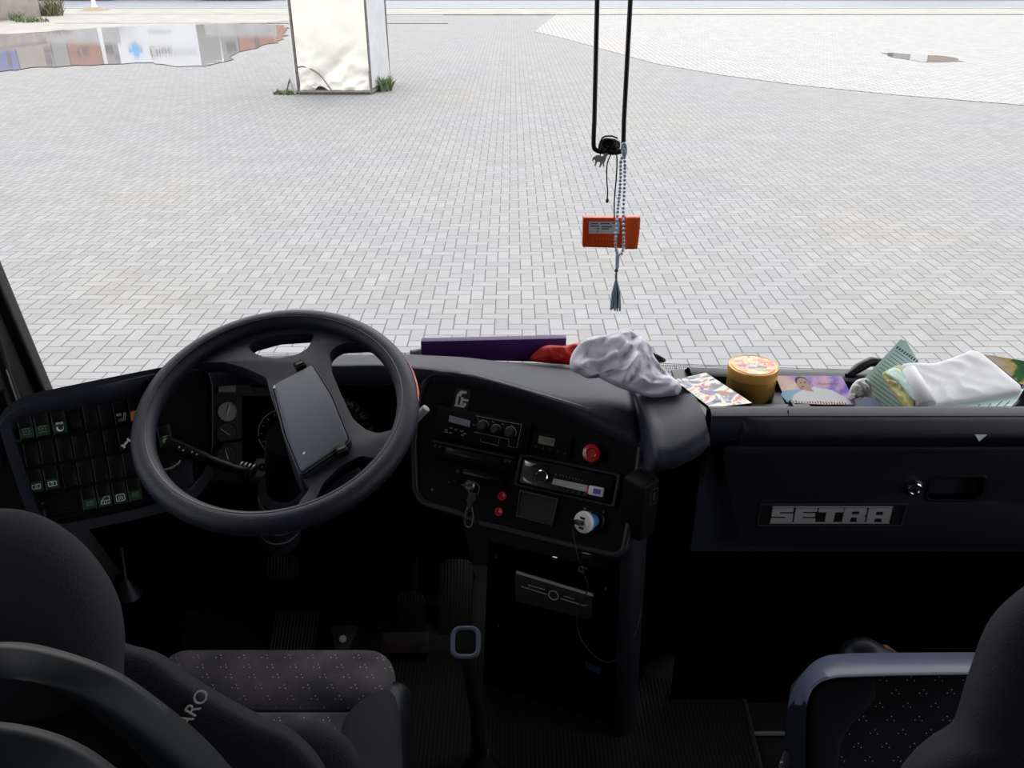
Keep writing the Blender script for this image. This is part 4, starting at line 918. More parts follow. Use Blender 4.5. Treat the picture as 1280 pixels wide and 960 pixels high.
# card tucked at the console foot
f = LF.at(*LF.px(745, 833), .004); o = tag(MB().prism(f, [(-.022, -.008), (.012, -.014), (.012, .004), (-.022, .010)], 0, .002).build('folded_card', 'darkblue', smooth=False), 'small dark blue card tucked at the foot of the floor console', 'card')
# column right of the control panel, facing the aisle
A = cpx(796, 556, -.01); Bq = cpx(778, 690, -.01)
b = MB()
pA = [V((A.x+.004, A.y, A.z)), V((Bq.x+.004, Bq.y, Bq.z)), V((Bq.x+.02, Bq.y+.02, 1.2))]
rows = [[p+V((0, .0, 0)), p+V((.020, .004, 0)), p+V((.045, .03, 0)), p+V((.055, .10, 0)), p+V((.06, .45, 0))] for p in pA]
rows.insert(0, [V((p.x, p.y, A.z+.010)) for p in rows[0]])
b.grid(rows, .012, (-.5, .5, 0)); b.build('side_column', 'pad_dark', dash, angle=60)
f = Fr(onY(813, 625, 1.24), V((.75, .66, 0)), ZC)
b = MB(); b.box(f, -.022, .024, -.085, .036, -.05, 0); b.build('side_box', 'face', dash, bevel=.006, seg=3)
b = MB(); b.ring(f, rrect(-.002, .020, -.012, .020, .004), rrect(-.0005, .0185, -.0105, .0185, .003), 0, .0008); b.box(f, .006, .012, -.004, .012, 0, .0008); b.build('printed_symbol', 'grey', dash, smooth=False)
o = thing('round_knob', onY(878, 600, 1.36), 'black fluted round knob in the dark recess beside the glove compartment', 'knob')
k = Fr(onY(878, 604, 1.36), RV, FV); b = MB(); b.lathe(k, [(.013, 0), (.0155, .002), (.0155, .004), (.013, .006), (.0125, .030), (.011, .034)], 24); b.build('base', 'trim_gloss', o)
b = MB()
for i in range(14):
    a = 2*PI*i/14; b.box(Fr(k.p(0, 0, .032), (math.cos(a), math.sin(a), 0), (-math.sin(a), math.cos(a), 0)), .006, .0135, -.0011, .0011, 0, .006)
b.cyl(k, 0, 0, .010, .032, .0375, 20); b.build('fluted_cap', 'grey', o)
# recess wall behind the column
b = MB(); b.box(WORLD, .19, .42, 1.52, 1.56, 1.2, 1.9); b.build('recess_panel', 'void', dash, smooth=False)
# pedals
def pedal(name, label, px_, Yp, w, h, tilt, mat='pedal', arm=True):
    c = onY(*px_, Yp); f = Fr(c, RV, V((0, math.sin(tilt), math.cos(tilt))))
    o = thing(name, c, label, 'pedal', 'driver pedals'); b = MB(); b.prism(f, rrect(-w/2, w/2, -h/2, h/2, min(w, h)*.3), 0, .012); b.build('pad', mat, o, bevel=.002)
    b = MB()
    if arm: b.tube([f.p(0, 0, -.004), f.p(0, .05, -.06), V((c.x, Yp+.14, 1.24 if h > .12 else c.z+.12))], .009, 8); b.build('arm', 'dirtmetal', o)
    return o
pedal('clutch_pedal', 'ribbed clutch pedal, leftmost behind the steering wheel', (354, 708), 1.66, .075, .065, .5)
pedal('brake_pedal', 'ribbed round-bottomed brake pedal beside the accelerator', (513, 768), 1.60, .07, .11, .55)
o = pedal('accelerator_pedal', 'long ribbed accelerator pedal right of the brake', (570, 765), 1.62, .085, .26, .75, arm=True)
f = Fr(onY(505, 803, 1.50), RV, V((0, .8, .6))); o = thing('pedal_bracket', f.O, 'worn brown metal bracket bolted at the foot of the brake pedal', 'bracket')
b = MB(); b.box(f, -.055, .06, -.025, .025, -.012, 0); b.build('plate', 'dirtmetal', o, bevel=.003)
for x in (-.035, .037): b = MB(); b.cyl(f, x, 0, .011, 0, .006, 6); b.cyl(f, x, 0, .004, .006, .009, 10); b.build('bolt', 'dirtmetal', o)
f = Fr(onY(428, 797, 1.52), RV, V((0, .85, .5))); o = thing('foot_switch', f.O, 'dark foot switch plate with a round white button', 'switch')
b = MB(); b.prism(f, [(-.014, -.03), (.014, -.03), (.032, .03), (-.032, .03)], -.02, 0); b.build('plate', 'grey', o, bevel=.002)
b = MB(); b.lathe(f.at(.002, -.004), [(.0085, 0), (.0085, .006), (.006, .008), (.0004, .008)], 20); b.build('button', 'icon', o)
b = MB(); b.box(Fr(onY(370, 790, 1.56), RV, V((0, .85, .5))), -.06, .05, -.05, .05, -.01, 0); tag(b.build('footrest', 'pedal', bevel=.004), 'dark ribbed footrest plate left of the foot switch', 'footrest')
# lever at left with gaiter
q = onY(160, 735, 1.36); o = thing('park_brake_lever', q, 'small parking brake lever with a rubber gaiter left of the seat', 'lever')
b = MB(); b.lathe(Fr(q+V((0, 0, -.02)), RV, FV), [(.024, 0), (.018, .012), (.012, .03), (.006, .042)], 20); b.build('gaiter', 'pad_dark', o)
b = MB(); b.tube([q+V((0, 0, .02)), q+V((-.004, .02, .08))], [.004, .003], 10); b.ball(q+V((-.005, .022, .082)), .005, 8, (1, 1, 1.4)); b.build('stick', 'pad_dark', o)
b = MB(); b.box(Fr(q, RV, FV), -.06, .05, -.06, .08, q.z and -(q.z-1.2), -.02); b.build('side_console', 'void', dash, bevel=.01)
# gear lever
kn = dep(582, 803, 1.52); gp = V((kn.x+.02, kn.y+.02, 1.2))
o = thing('gear_lever', gp, 'tall gear lever with a chrome-ringed knob beside the driver seat', 'gear lever')
b = MB(); b.tube(spline([gp, gp.lerp(kn, .5)+V((.006, 0, 0)), kn-ZC*.02], 6), [.016]*4+[.013]*9, 14); b.build('stick', 'black', o)
kf = Fr(kn, RV, V((0, .82, .57)))
ringp = [kf.p(*q, 0) for q in rcorner([(-.023, -.025), (.023, -.025), (.023, .025), (-.023, .025)], .016, 6)]
b = MB(); b.pillow(kf, rrect(-.022, .022, -.024, .024, .015), .004, 8, back=.035); b.build('knob', 'shell_black', o)
b = MB(); b.tube(ringp, .0048, 12, closed=True); b.build('chrome_ring', 'shell_pale', o)
b = MB(); b.lathe(Fr(gp, RV, FV), [(.06, 0), (.05, .01), (.03, .05), (.018, .08)], 24); b.build('gaiter', 'black', o)
# ribbed floor mat
m0 = [onZ(*p, 1.2) for p in ((470, 812), (640, 826), (930, 866), (952, 975), (940, 1100), (430, 1100))]
b = MB(); b.prism(Fr((0, 0, 1.2), RV, FV), [(p.x, p.y) for p in m0], 0, .012); o = tag(b.build('floor_mat', 'mat', smooth=False), 'black ribbed rubber floor mat in the gangway beside the driver seat', 'mat')
e0, e1 = onZ(928, 866, 1.21), onZ(956, 985, 1.21); b = MB(); b.tube([e0, e1], .006, 8); struct(b.build('trim_5', 'grey'))
e0, e1 = onZ(940, 917, 1.21), onZ(982, 917, 1.21); b = MB(); b.tube([e0, e1], .005, 8); struct(b.build('trim_6', 'midgrey'))
# ------------------------------------------------------------------ right module: tray, rail, glove compartment
YR_ = 1.25
x0 = onY(884, 540, YR_).x; x1 = 1.42
zt, zb = onY(1000, 513, YR_).z, onY(1000, 549, YR_).z
tr = thing('dash_tray', (.9, 1.4, 1.8), 'long open tray on the right side of the dashboard with a rounded front rail', 'tray')
GZ = 1.925
prof = [(1.275, GZ-.002), (1.272, zt-.012), (1.262, zt-.002), (1.25, zt), (1.238, zt-.004), (1.234, zt-.018), (1.236, zb+.008), (1.245, zb), (1.262, zb-.002), (1.268, 1.70)]
xs = [x0+.0015+(x1-x0)*i/24 for i in range(25)]
b = MB(); b.grid([[V((x, y, z)) for x in xs] for y, z in prof], .006, (0, 1, 0)); b.build('front_rail', 'pad', tr, angle=50)
b = MB(); b.grid([[V((x, y, z)) for x in xs] for y, z in ((1.268, GZ), (1.40, GZ-.002), (1.53, GZ-.004), (1.60, GZ-.006))], .006, (0, 0, -1)); b.build('tray_floor', 'pad_dark', tr, angle=50)
rear = [onZ(x, y, 1.945) for x, y in ((862, 461), (930, 464), (1000, 467), (1130, 470.5), (1290, 476), (1330, 478))]
rs = spline(rear, 5)
b = MB(); b.grid([[V((p.x, p.y+.13, p.z-.085)) for p in rs], [V((p.x, p.y+.012, p.z-.002)) for p in rs], [p for p in rs], [V((p.x, p.y-.018, p.z)) for p in rs], [V((p.x, p.y-.024, p.z-.003)) for p in rs], [V((p.x, p.y-.027, GZ-.02)) for p in rs]]); b.build('rear_ledge', 'pad', tr, angle=40)
b = MB(); b.tube([onY(884.5, 514, 1.246), onY(884.5, 530, 1.237), onY(884.5, 556, 1.237)], .0012, 6); b.build('panel_seam', 'void', tr)
b = MB(); b.tube([onY(985, 513, 1.248), onY(986, 522, 1.238), onY(986, 542, 1.236)], .0010, 6); b.build('panel_seam', 'void', tr)
xa, xb = onY(924, 530, YR_).x, x1
b = MB(); b.grid([[V((x, 1.236-w*(.020*math.sin(PI*k/8)), zt-.006-(zt-zb-.004)*k/8)) for x, w in [(xa, 0), (xa+.006, .45), (xa+.02, .8), (xa+.05, 1), (xb, 1)]] for k in range(9)], .004, (0, 1, 0)); b.build('grab_rail', 'pad_dark', tr, angle=60)
# dividers and box seen in the tray
b = MB(); f = Fr((onZ(905, 490, GZ).x, 1.40, GZ), RV, FV); b.box(f, -.05, .14, -.02, .0, 0, .02); b.box(f, .10, .106, -.10, .0, 0, .03); b.build('divider', 'pad_dark', tr, bevel=.002)
tri = Fr(onY(1219, 541, 1.233), RV, ZC); b = MB(); b.prism(Fr(tri.p(0, 0, .016), RV, ZC), [(-.010, .006), (.010, .006), (0, -.007)], 0, .0012); tag(b.build('triangle_sticker', 'greenpaper', smooth=False), 'small pale green triangular sticker on the dash rail', 'sticker')
gl_ = thing('glove_compartment', (.8, 1.3, 1.72), 'wide dark glove compartment door with a badge, lock and recessed handle', 'glove compartment')
gz0, gz1 = onY(1000, 682, 1.245).z, onY(1000, 560, 1.245).z
GV = Fr((0, 1.245, 0), RV, ZC)
hx0, hx1, hy0, hy1 = [GV.px(1166, 597)[0], GV.px(1232, 597)[0], GV.px(1200, 624)[1], GV.px(1200, 597)[1]]
gout = [(GV.px(901, 560)[0], gz1), (x1, gz1), (x1, gz0), (GV.px(926, 682)[0], gz0)]
b = MB(); holed(b, GV, [rcorner(gout, .010), rrect(hx0, hx1, hy0, hy1, .008)], -.016, 0); b.build('door', 'pad_dark', gl_, bevel=.0035, seg=3, angle=50)
b = MB(); b.prism(GV, [(gout[0][0]+.003, gz1+.004), (x1, gz1+.004), (x1, gz1-.004), (gout[0][0]+.004, gz1-.010)], -.012, .004); b.build('top_edge', 'pad', gl_, bevel=.003, seg=3)
b = MB(); b.box(GV, hx0-.004, hx1+.004, hy0-.004, hy1+.004, -.034, -.030); b.build('handle_recess', 'pad_dark', gl_, smooth=False)
b = MB(); b.ring(GV, rrect(hx0-.005, hx1+.005, hy0-.005, hy1+.005, .012), rrect(hx0, hx1, hy0, hy1, .008), -.03, .002); b.build('handle_frame', 'trim_gloss', gl_, bevel=.001)
b = MB(); b.box(GV, hx0+.02, hx1-.015, hy0+.012, hy1-.008, -.03, -.022); b.build('handle_latch', 'grey', gl_, bevel=.003)
lk = GV.at(*GV.px(1142, 609.5)); b = MB(); b.lathe(lk, [(.0165, -.004), (.0165, .001), (.0135, .0025), (.0125, .001)], 28); b.build('lock_surround', 'trim_gloss', gl_)
b = MB(); b.lathe(lk, [(.0125, 0), (.0125, .006), (.011, .0075), (.009, .007), (.0085, .006), (.0004, .006)], 28); lko = b.build('lock', 'chrome', gl_)
b = MB(); b.box(lk, -.0009, .0009, -.005, .005, .006, .0066); b.build('keyhole', 'black', lko, smooth=False)
bx0, by1 = GV.px(950, 629); bx1, by0 = GV.px(1127, 657)
b = MB(); b.ring(GV, rrect(bx0, bx1, by0, by1, .002), rrect(bx0+.003, bx1-.003, by0+.003, by1-.003, .002), 0, .003); bd = b.build('badge_plate', 'pad', gl_, bevel=.0006)
b = MB(); b.box(GV, bx0+.002, bx1-.002, by0+.002, by1-.002, 0, .001); b.build('badge_field', 'black', bd, smooth=False)
# block letters S E T R A between two bars
LX = [GV.px(p, 640)[0] for p in (964, 992, 993, 1021, 1022, 1054, 1054, 1083, 1084, 1114)]
ly1 = GV.px(1040, 633.8)[1]; ly0 = GV.px(1040, 652)[1]
b = MB(); bar = .0022
for ya, yc in ((ly1, ly1+bar), (ly0-bar, ly0)): b.box(GV, LX[0], LX[-1], ya+.0004 if ya == ly1 else ya-.0004, yc+.0004 if ya == ly1 else yc-.0004, .001, .0028)
H0, H1 = ly0+.0012, ly1-.0012; hh = H1-H0
def glyph(x0, x1, outer, inner=()):
    w = x1-x0-.0016; m_ = lambda P: [(x0+.0008+u*w, H0+v*hh) for u, v in P]
    holed(b, GV, [rcorner(m_(outer), .0022, 3)]+[rcorner(m_(h), .001, 2) for h in inner], .001, .003)
glyph(LX[0], LX[1], [(0, 0), (1, 0), (1, .60), (.36, .60), (.36, .74), (.97, .74), (.97, 1), (0, 1), (0, .40), (.64, .40), (.64, .26), (0, .26)])
glyph(LX[2], LX[3], [(0, 0), (1, 0), (1, .24), (.36, .24), (.36, .38), (.94, .38), (.94, .62), (.36, .62), (.36, .76), (1, .76), (1, 1), (0, 1)])
glyph(LX[4], LX[5], [(.33, 0), (.67, 0), (.67, .72), (1, .72), (1, 1), (0, 1), (0, .72), (.33, .72)])
glyph(LX[6], LX[7], [(0, 0), (.34, 0), (.34, .34), (.62, .34), (.66, 0), (1, 0), (1, .38), (.84, .45), (1, .54), (1, 1), (0, 1)], [[(.34, .55), (.68, .55), (.68, .78), (.34, .78)]])
glyph(LX[8], LX[9], [(0, 0), (.34, 0), (.34, .26), (.66, .26), (.66, 0), (1, 0), (1, 1), (0, 1)], [[(.34, .48), (.66, .48), (.66, .76), (.34, .76)]])
b.build('badge_letters', 'badge_grey', bd, smooth=False)
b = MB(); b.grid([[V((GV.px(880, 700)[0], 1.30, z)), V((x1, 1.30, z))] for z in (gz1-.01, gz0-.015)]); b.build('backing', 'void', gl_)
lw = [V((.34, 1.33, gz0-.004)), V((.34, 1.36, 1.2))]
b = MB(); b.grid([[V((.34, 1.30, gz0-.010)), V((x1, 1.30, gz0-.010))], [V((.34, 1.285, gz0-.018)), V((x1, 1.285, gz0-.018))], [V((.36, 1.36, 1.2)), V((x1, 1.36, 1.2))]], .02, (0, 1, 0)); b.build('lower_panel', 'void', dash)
b = MB(); b.tube([V((.40, 1.27, gz0-.006)), V((x1, 1.27, gz0-.006))], .003, 8); b.build('lower_edge', 'grey', dash)
# ================================================================== THINGS ON THE DASH
def fold_disp(amp, freq, ang, seed, ridge=True):
    ca, sa = math.cos(ang), math.sin(ang)
    def d(x, y):
        w = mnoise.noise(V((x*freq*.35, y*freq*.35, seed)))*2.2
        u = (x*ca+y*sa)*freq+w; q = math.sin(u)
        r = (1-abs(q))**1.6 if ridge else q*.5+.5
        return amp*(r-.35)+amp*.45*mnoise.noise(V((x*freq*.9, y*freq*.9, seed+4)))
    return d
# purple flat box-folder lying at the windscreen
f0 = onZ(527, 449.5, 1.885); f1 = onZ(707, 452, 1.885)
u = (f1-f0); u.z = 0; w = u.length; fr = Fr(f0, u, ZC)
t0 = fr.px(527, 427)[1]; t1 = fr.px(708, 423)[1]
b = MB(); b.prism(fr, [(0, 0), (w, -.002), (w, t1), (0, t0)], -.022, 0); o = tag(b.build('folder', 'purple', bevel=.002), 'long purple folder standing on edge against the windscreen', 'folder')
q = onZ(521, 447, 1.89); b = MB(); b.tube([q+V((-.012, .0, .007)), q+V((.05, .03, .007))], .011, 16); tag(b.build('cardboard_tube', 'midgrey', bevel=.001), 'end of a short grey tube left of the purple folder', 'tube')
# red cloth
c = onZ(700, 448, 1.895); fr = Fr(c+V((0, -.01, .012)), RV, V((0, .55, .83)))
pl = pxs(fr, (662, 449), (672, 437), (685, 431), (705, 432), (725, 429), (740, 440), (735, 456), (700, 455), (675, 453))
b = MB(); b.pillow(fr, pl, .02, 12, back=.012, disp=fold_disp(.007, 70, 1.2, 2)); tag(b.build('red_cloth', 'redcloth', angle=80), 'crumpled bright red cloth between the purple folder and the white shirt', 'cloth')
# white shirt
fr = Fr(onY(785, 462, 1.43), RV, V((.0, .62, .78)))
pl = pxs(fr, (712, 461), (716, 440), (735, 423), (760, 419), (782, 411), (800, 422), (815, 433), (816, 444), (828, 460), (845, 478), (861, 494), (858, 503), (838, 500), (815, 497), (795, 491), (776, 485), (757, 476), (745, 470), (735, 473), (722, 466))
d1 = fold_disp(.036, 34, 2.5, 1); d2 = fold_disp(.018, 70, 2.0, 7); d3 = fold_disp(.006, 170, 2.7, 3)
b = MB(); b.pillow(fr, pl, .045, 30, back=.03, disp=lambda x, y: d1(x, y)+d2(x, y)+d3(x, y))
sh = b.build('shirt', 'shirt', angle=180); tag(sh, 'crumpled white shirt thrown over the dashboard beside the comic booklet', 'shirt')
sb = sh.modifiers.new('s', 'SUBSURF'); sb.levels = sb.render_levels = 1
f = Fr(dep(818, 447, 1.60), RV, V((.2, .6, .78))); b = MB(); b.pillow(f, [(-.012, -.006), (.016, -.010), (.02, -.002), (-.006, .010)], .003, 4); b.build('collar_label', 'cover_dark', sh)
# comic booklet
def sheet_thing(name, label, cat, pxq, O, N_, th, mat, edge, yup=(0, 1, 0)):
    N_ = V(N_).normalized(); R = V((1, 0, 0)); R = (R-N_*R.dot(N_)).normalized(); fr = Fr(O, R, N_.cross(R)); q = pxs(fr, *pxq)
    cen = (sum(p[0] for p in q)/len(q), sum(p[1] for p in q)/len(q)); fr2 = fr.at(*cen)
    q = [(x-cen[0], y-cen[1]) for x, y in q]
    o = thing(name, fr2.O, label, cat); b = MB(); b.prism(fr2, q, -th, 0); b.build('pages', edge, o, smooth=False)
    b = MB(); b.prism(fr2, q, 0, .0006); b.build('cover', mat, o, smooth=False)
    return o, fr2, q
O_ = onY(890, 490, 1.37); n_ = V((0, -.10, 1))
o, fr, q = sheet_thing('comic_booklet', 'comic-style booklet with a colourful cover beside the white shirt', 'booklet', [(843, 475), (882, 466), (940, 504), (888, 510)], O_+ZC*.0, n_, .006, 'comic', 'cover_dark')
for (px_, py_), r, mt in (((880, 484), .010, 'pinkprint'), ((886, 491), .014, 'lilac'), ((868, 478), .010, 'lilac'), ((905, 492), .013, 'brownprint'), ((856, 475), .006, 'white'), ((897, 502), .008, 'darkblue')):
    x, y = fr.px(px_, py_); b = MB(); pts = [(x+r*(1+.35*math.sin(3*a+px_))*math.cos(a), y+r*.6*(1+.3*math.cos(2*a+py_))*math.sin(a)) for a in [2*PI*i/14 for i in range(14)]]; b.prism(fr, pts, .0006, .0009); b.build('printed_figure', mt, o, smooth=False)
# round sweet tin
c = onY(938, 483, 1.48); c.z = GZ
rt = 30.5/F*(c-CAM).dot(V((0, CP_, -SP_))); f = Fr(c, RV, FV)
zz = onY(938, 456, 1.48).z-GZ
o = thing('sweet_tin', c, 'round golden sweet tin with a printed orange lid in the tray', 'tin')
b = MB(); b.lathe(f, [(rt*.94, 0), (rt*.97, .003), (rt*.97, zz*.68), (rt*.95, zz*.72)], 48); b.build('base', 'tin_side', o)
b = MB(); b.lathe(f, [(rt*.98, zz*.66), (rt*1.0, zz*.68), (rt*1.0, zz*.94), (rt*.98, zz*.985), (rt*.93, zz), (rt*.9, zz*.985), (.0004, zz*.985)], 48); lid = b.build('lid', 'tin_lid', o)
lf = f.at(0, 0, zz*.985); b = MB(); b.cyl(lf, 0, 0, rt*.86, 0, .0008, 40); b.build('lid_print', 'tin_print', lid, smooth=False)
b = MB(); b.text(lf.at(.003, .004, .0009).rot(-.12), 'Bonart', .020, .0002); b.build('lid_lettering', 'white', lid, smooth=False)
for (x, y, r, mt) in ((-.022, -.001, .009, 'pinkprint'), (-.006, -.012, .008, 'lilac'), (.014, -.010, .010, 'brownprint'), (-.004, -.006, .013, 'paper'), (.010, -.020, .012, 'tissue')):
    b = MB(); b.prism(lf, [(x+r*math.cos(a), y+r*.55*math.sin(a)) for a in [2*PI*i/16 for i in range(16)]], .0006+abs(x)*.02, .0009+abs(x)*.02); b.build('printed_sweet', mt, lid, smooth=False)
# booklet with a portrait
o, fr, q = sheet_thing('portrait_booklet', 'booklet with a man in white on a purple cover, right of the sweet tin', 'booklet', [(969, 470), (1052, 470), (1071, 507), (983, 503)], onY(1020, 490, 1.44), (0, -.35, 1), .007, 'nebula', 'cover_dark')
def shp(pts, mt, z=.0007, name='printed_figure', par=None): b = MB(); b.prism(fr, pxs(fr, *pts), .0005, z); return b.build(name, mt, par or o, smooth=False)
shp([(976, 494), (978, 489), (998, 487), (1000, 494), (1002, 503), (983, 502)], 'skyblue')
shp([(988, 504), (992, 494), (1004, 487), (1018, 484), (1040, 488), (1058, 498), (1066, 505.5), (1030, 506)], 'paper', .0009)
def oval(cx, cy, rx, ry, mt, z): x, y = fr.px(cx, cy); k = fr.px(cx+rx, cy)[0]-x; h = fr.px(cx, cy-ry)[1]-y; b = MB(); b.prism(fr, [(x+k*math.cos(a), y+h*math.sin(a)) for a in [2*PI*i/20 for i in range(20)]], .0005, z); return b.build('printed_portrait', mt, o, smooth=False)
oval(1001.5, 476.5, 8, 5.5, 'hair', .0010); oval(1003.5, 480, 7.2, 7.2, 'skin', .0012); shp([(1003, 485), (1012, 484), (1017, 490), (1008, 488)], 'skin', .0013)
for p in ((1000.5, 479), (1006, 478.6), (1003.5, 483.8)): oval(*p, 1.4, .7, 'hair', .0014)
b = MB(); b.text(fr.at(*fr.px(1035, 480)), 'Sahibe', .013, .0003, squash=1.2); b.build('printed_title', 'pinkprint', o, smooth=False)
b = MB(); b.text(fr.at(*fr.px(1038, 475)), 'ajlar', .008, .0003); b.build('printed_line', 'white', o, smooth=False)
b = MB()
for i in range(22): a, c_ = 985+i*3.4, 502.2+i*.12; x, y = fr.px(a, c_); b.box(fr, x-.0011, x+.0011, y-.002-.002*random.random(), y+.003*random.random()+.001, .0009, .0012)
b.build('printed_band', 'brownprint', o, smooth=False)
# tissue
fr = Fr(onY(1083, 489, 1.43), RV, V((.0, .5, .86)))
pl = pxs(fr, (1063, 500), (1062, 488), (1070, 476), (1082, 473), (1088, 480), (1090, 492), (1093, 501), (1084, 502), (1076, 496))
b = MB(); b.pillow(fr, pl, .016, 14, back=.01, disp=fold_disp(.007, 210, .6, 5)); tag(b.build('tissue', 'tissue', angle=120), 'crumpled white paper tissue lying on the portrait booklet', 'tissue')
# blue-grey leaflet under the tissue
o, fr, q = sheet_thing('leaflet', 'small dark blue leaflet partly hidden under the tissue', 'leaflet', [(1062, 513), (1080, 496), (1096, 499), (1112, 516), (1080, 520)], onY(1088, 508, 1.36), (0, -.3, 1), .002, 'darkblue', 'cover_dark')
# ruled green form, leaning up against the windscreen ledge
N_ = V((-.12, -.62, .78)).normalized(); O_ = onY(1112, 490, 1.43)
R = (onP(1075, 500, O_, N_)-onP(1150, 470, O_, N_)).normalized()
pA, pB = onP(1066, 488, O_, N_), onP(1127, 424, O_, N_)
fr = Fr(O_, N_.cross(pB-pA), pB-pA)
if fr.N.dot(N_) < 0: fr = Fr(O_, -fr.R, fr.U)
q = pxs(fr, (1066, 488), (1126, 424), (1133, 427), (1153, 460), (1150, 520), (1112, 520))
o = thing('ruled_form', fr.O, 'pale green ruled form leaning against the windscreen ledge', 'paper')
b = MB(); b.prism(fr, q, -.002, 0); pg = b.build('sheet', 'greenpaper', o, smooth=False)
y0, y1 = min(p[1] for p in q), max(p[1] for p in q)
def clip_row(q, y):
    xs = []
    for i in range(len(q)):
        (a, b1), (c, d) = q[i-1], q[i]
        if (b1-y)*(d-y) < 0: xs.append(a+(c-a)*(y-b1)/(d-b1))
    return (min(xs), max(xs)) if len(xs) > 1 else None
b = MB()
for i in range(26):
    y = y1-.030-i*.0082; s_ = clip_row(q, y)
    if s_: b.box(fr, s_[0]+.006, s_[1]-.006, y-.0005, y+.0005, 0, .0003)
b.build('ruled_lines', 'ink', pg, smooth=False)
b = MB(); y = y1-.022; s_ = clip_row(q, y)
for i in range(9):
    x = s_[0]+.006+(s_[1]-s_[0]-.012)*i/8; b.box(fr, x-.0016, x+.0016, y-.003, y+.003, 0, .0003)
b.build('header_marks', 'ink', pg, smooth=False)
# white folded paper bag with rolled end
N_ = V((0, -.30, .95)).normalized(); fr = Fr(onY(1200, 478, 1.41), RV, N_.cross(RV))
o = thing('paper_packet', fr.O, 'large white folded paper packet with a rolled left end on the tray', 'packet')
q = pxs(fr, (1126, 458), (1166, 459), (1190, 451), (1214, 441), (1226, 446), (1276, 488), (1274, 495), (1240, 501), (1168, 513), (1140, 512)); 
b = MB(); b.pillow(fr, rcorner(q, .01), .016, 14, back=.014, ex=5, disp=fold_disp(.0025, 55, .4, 6)); b.build('sheet', 'paper', o, angle=100)
c0, c1 = dep(1122, 455, 1.62), dep(1156, 512, 1.57)
ax = (c1-c0); rows = []
for k in range(13):
    p = c0+ax*(k/12); f = Fr(p, (1, .35, .1), N_); r = .016+.014*(k/12)
    rows.append([f.p((r*(1-.22*j/26))*math.cos(j*.34-1.8)+.008, (r*(1-.22*j/26))*math.sin(j*.34-1.8)*.75, 0) for j in range(27)])
f2 = Fr(c0, ax, N_)
rows = []
for k in range(13):
    p = c0+ax*(k/12); r = .012+.014*(k/12)
    rows.append([p+f2.N*(-(r-.0003*j)*math.cos(j*.25-.4))*1.25+f2.U*((r-.0003*j)*math.sin(j*.25-.4)*.8) for j in range(25)])
g0, g1 = onP(1136, 462, fr.p(0, 0, .02), fr.N), onP(1158, 507, fr.p(0, 0, .012), fr.N); b = MB(); b.tube([g0-(g1-g0)*.04, g0, g0.lerp(g1, .5), g1, g1+(g1-g0)*.03], [.006, .012, .016, .019, .016], 20, up=fr.N); b.build('rolled_end', 'paper', o, angle=120)
q = pxs(fr.at(0, 0, .012), (1104, 470), (1107, 463), (1125, 456), (1130, 470), (1144, 497), (1141, 511), (1130, 508), (1115, 488))
b = MB(); b.pillow(fr.at(0, 0, .010), q, .007, 8, back=.006, disp=fold_disp(.005, 160, .9, 11)); b.build('crumpled_lining', 'yellowpaper', o, angle=120)
q = pxs(fr.at(0, 0, .018), (1108, 466), (1122, 460), (1136, 478), (1146, 500), (1139, 497), (1124, 480))
b = MB(); b.pillow(fr.at(0, 0, .017), q, .005, 8, disp=fold_disp(.002, 160, .2, 12)); b.build('lining_flap', 'greenpaper', o, angle=120)
o, fr, q = sheet_thing('printed_form', 'pale green printed sheet under the white packet', 'paper', [(1150, 520), (1180, 504), (1280, 486), (1272, 500), (1258, 514), (1256, 520)], onY(1220, 506, 1.35), (0, -.3, 1), .002, 'greenpaper', 'paper')
b = MB()
for a, c_ in (((1216, 514), (1225, 506)), ((1230, 514), (1238, 505)), ((1240, 513), (1252, 502)), ((1249, 513), (1262, 502))): b.tube([fr.p(*fr.px(*a), .0008), fr.p(*fr.px(*c_), .0008)], .0008, 4)
b.build('printed_lines', 'ink', o, smooth=False)
# magazine at the right edge, black holder by the ledge
o, fr, q = sheet_thing('magazine', 'green and cream magazine at the far right behind the white packet', 'magazine', [(1230, 443), (1340, 461), (1345, 495), (1275, 480)], onY(1262, 466, 1.50), (0, -.5, .86), .008, 'magazine', 'paper')
o = thing('dark_glove', onY(1290, 497, 1.38), 'dark object at the right edge of the tray', 'bag'); fr = Fr(onY(1295, 500, 1.385), RV, V((0, .5, .86))); b = MB(); b.pillow(fr, pxs(fr, (1262, 516), (1272, 500), (1282, 480), (1320, 478), (1330, 516)), .02, 8); b.build('body', 'cover_dark', o)
f0, f1 = onZ(1058, 468, 1.95), onZ(1088, 452, 1.965)
o = thing('phone_holder', f0, 'black angled holder on the windscreen ledge behind the ruled form', 'holder')
b = MB(); b.tube([f0+V((.002, 0, -.004)), f0.lerp(f1, .5), f1+V((.0, .0, .0)), f1+V((.05, .01, -.01))], [.006, .010, .010, .009], 14); b.build('arm', 'pad_dark', o)
b = MB(); b.lathe(Fr(f1+V((.05, .01, -.055)), RV, FV), [(.022, 0), (.020, .006), (.010, .015), (.008, .046)], 20); b.build('base', 'pad_dark', o)
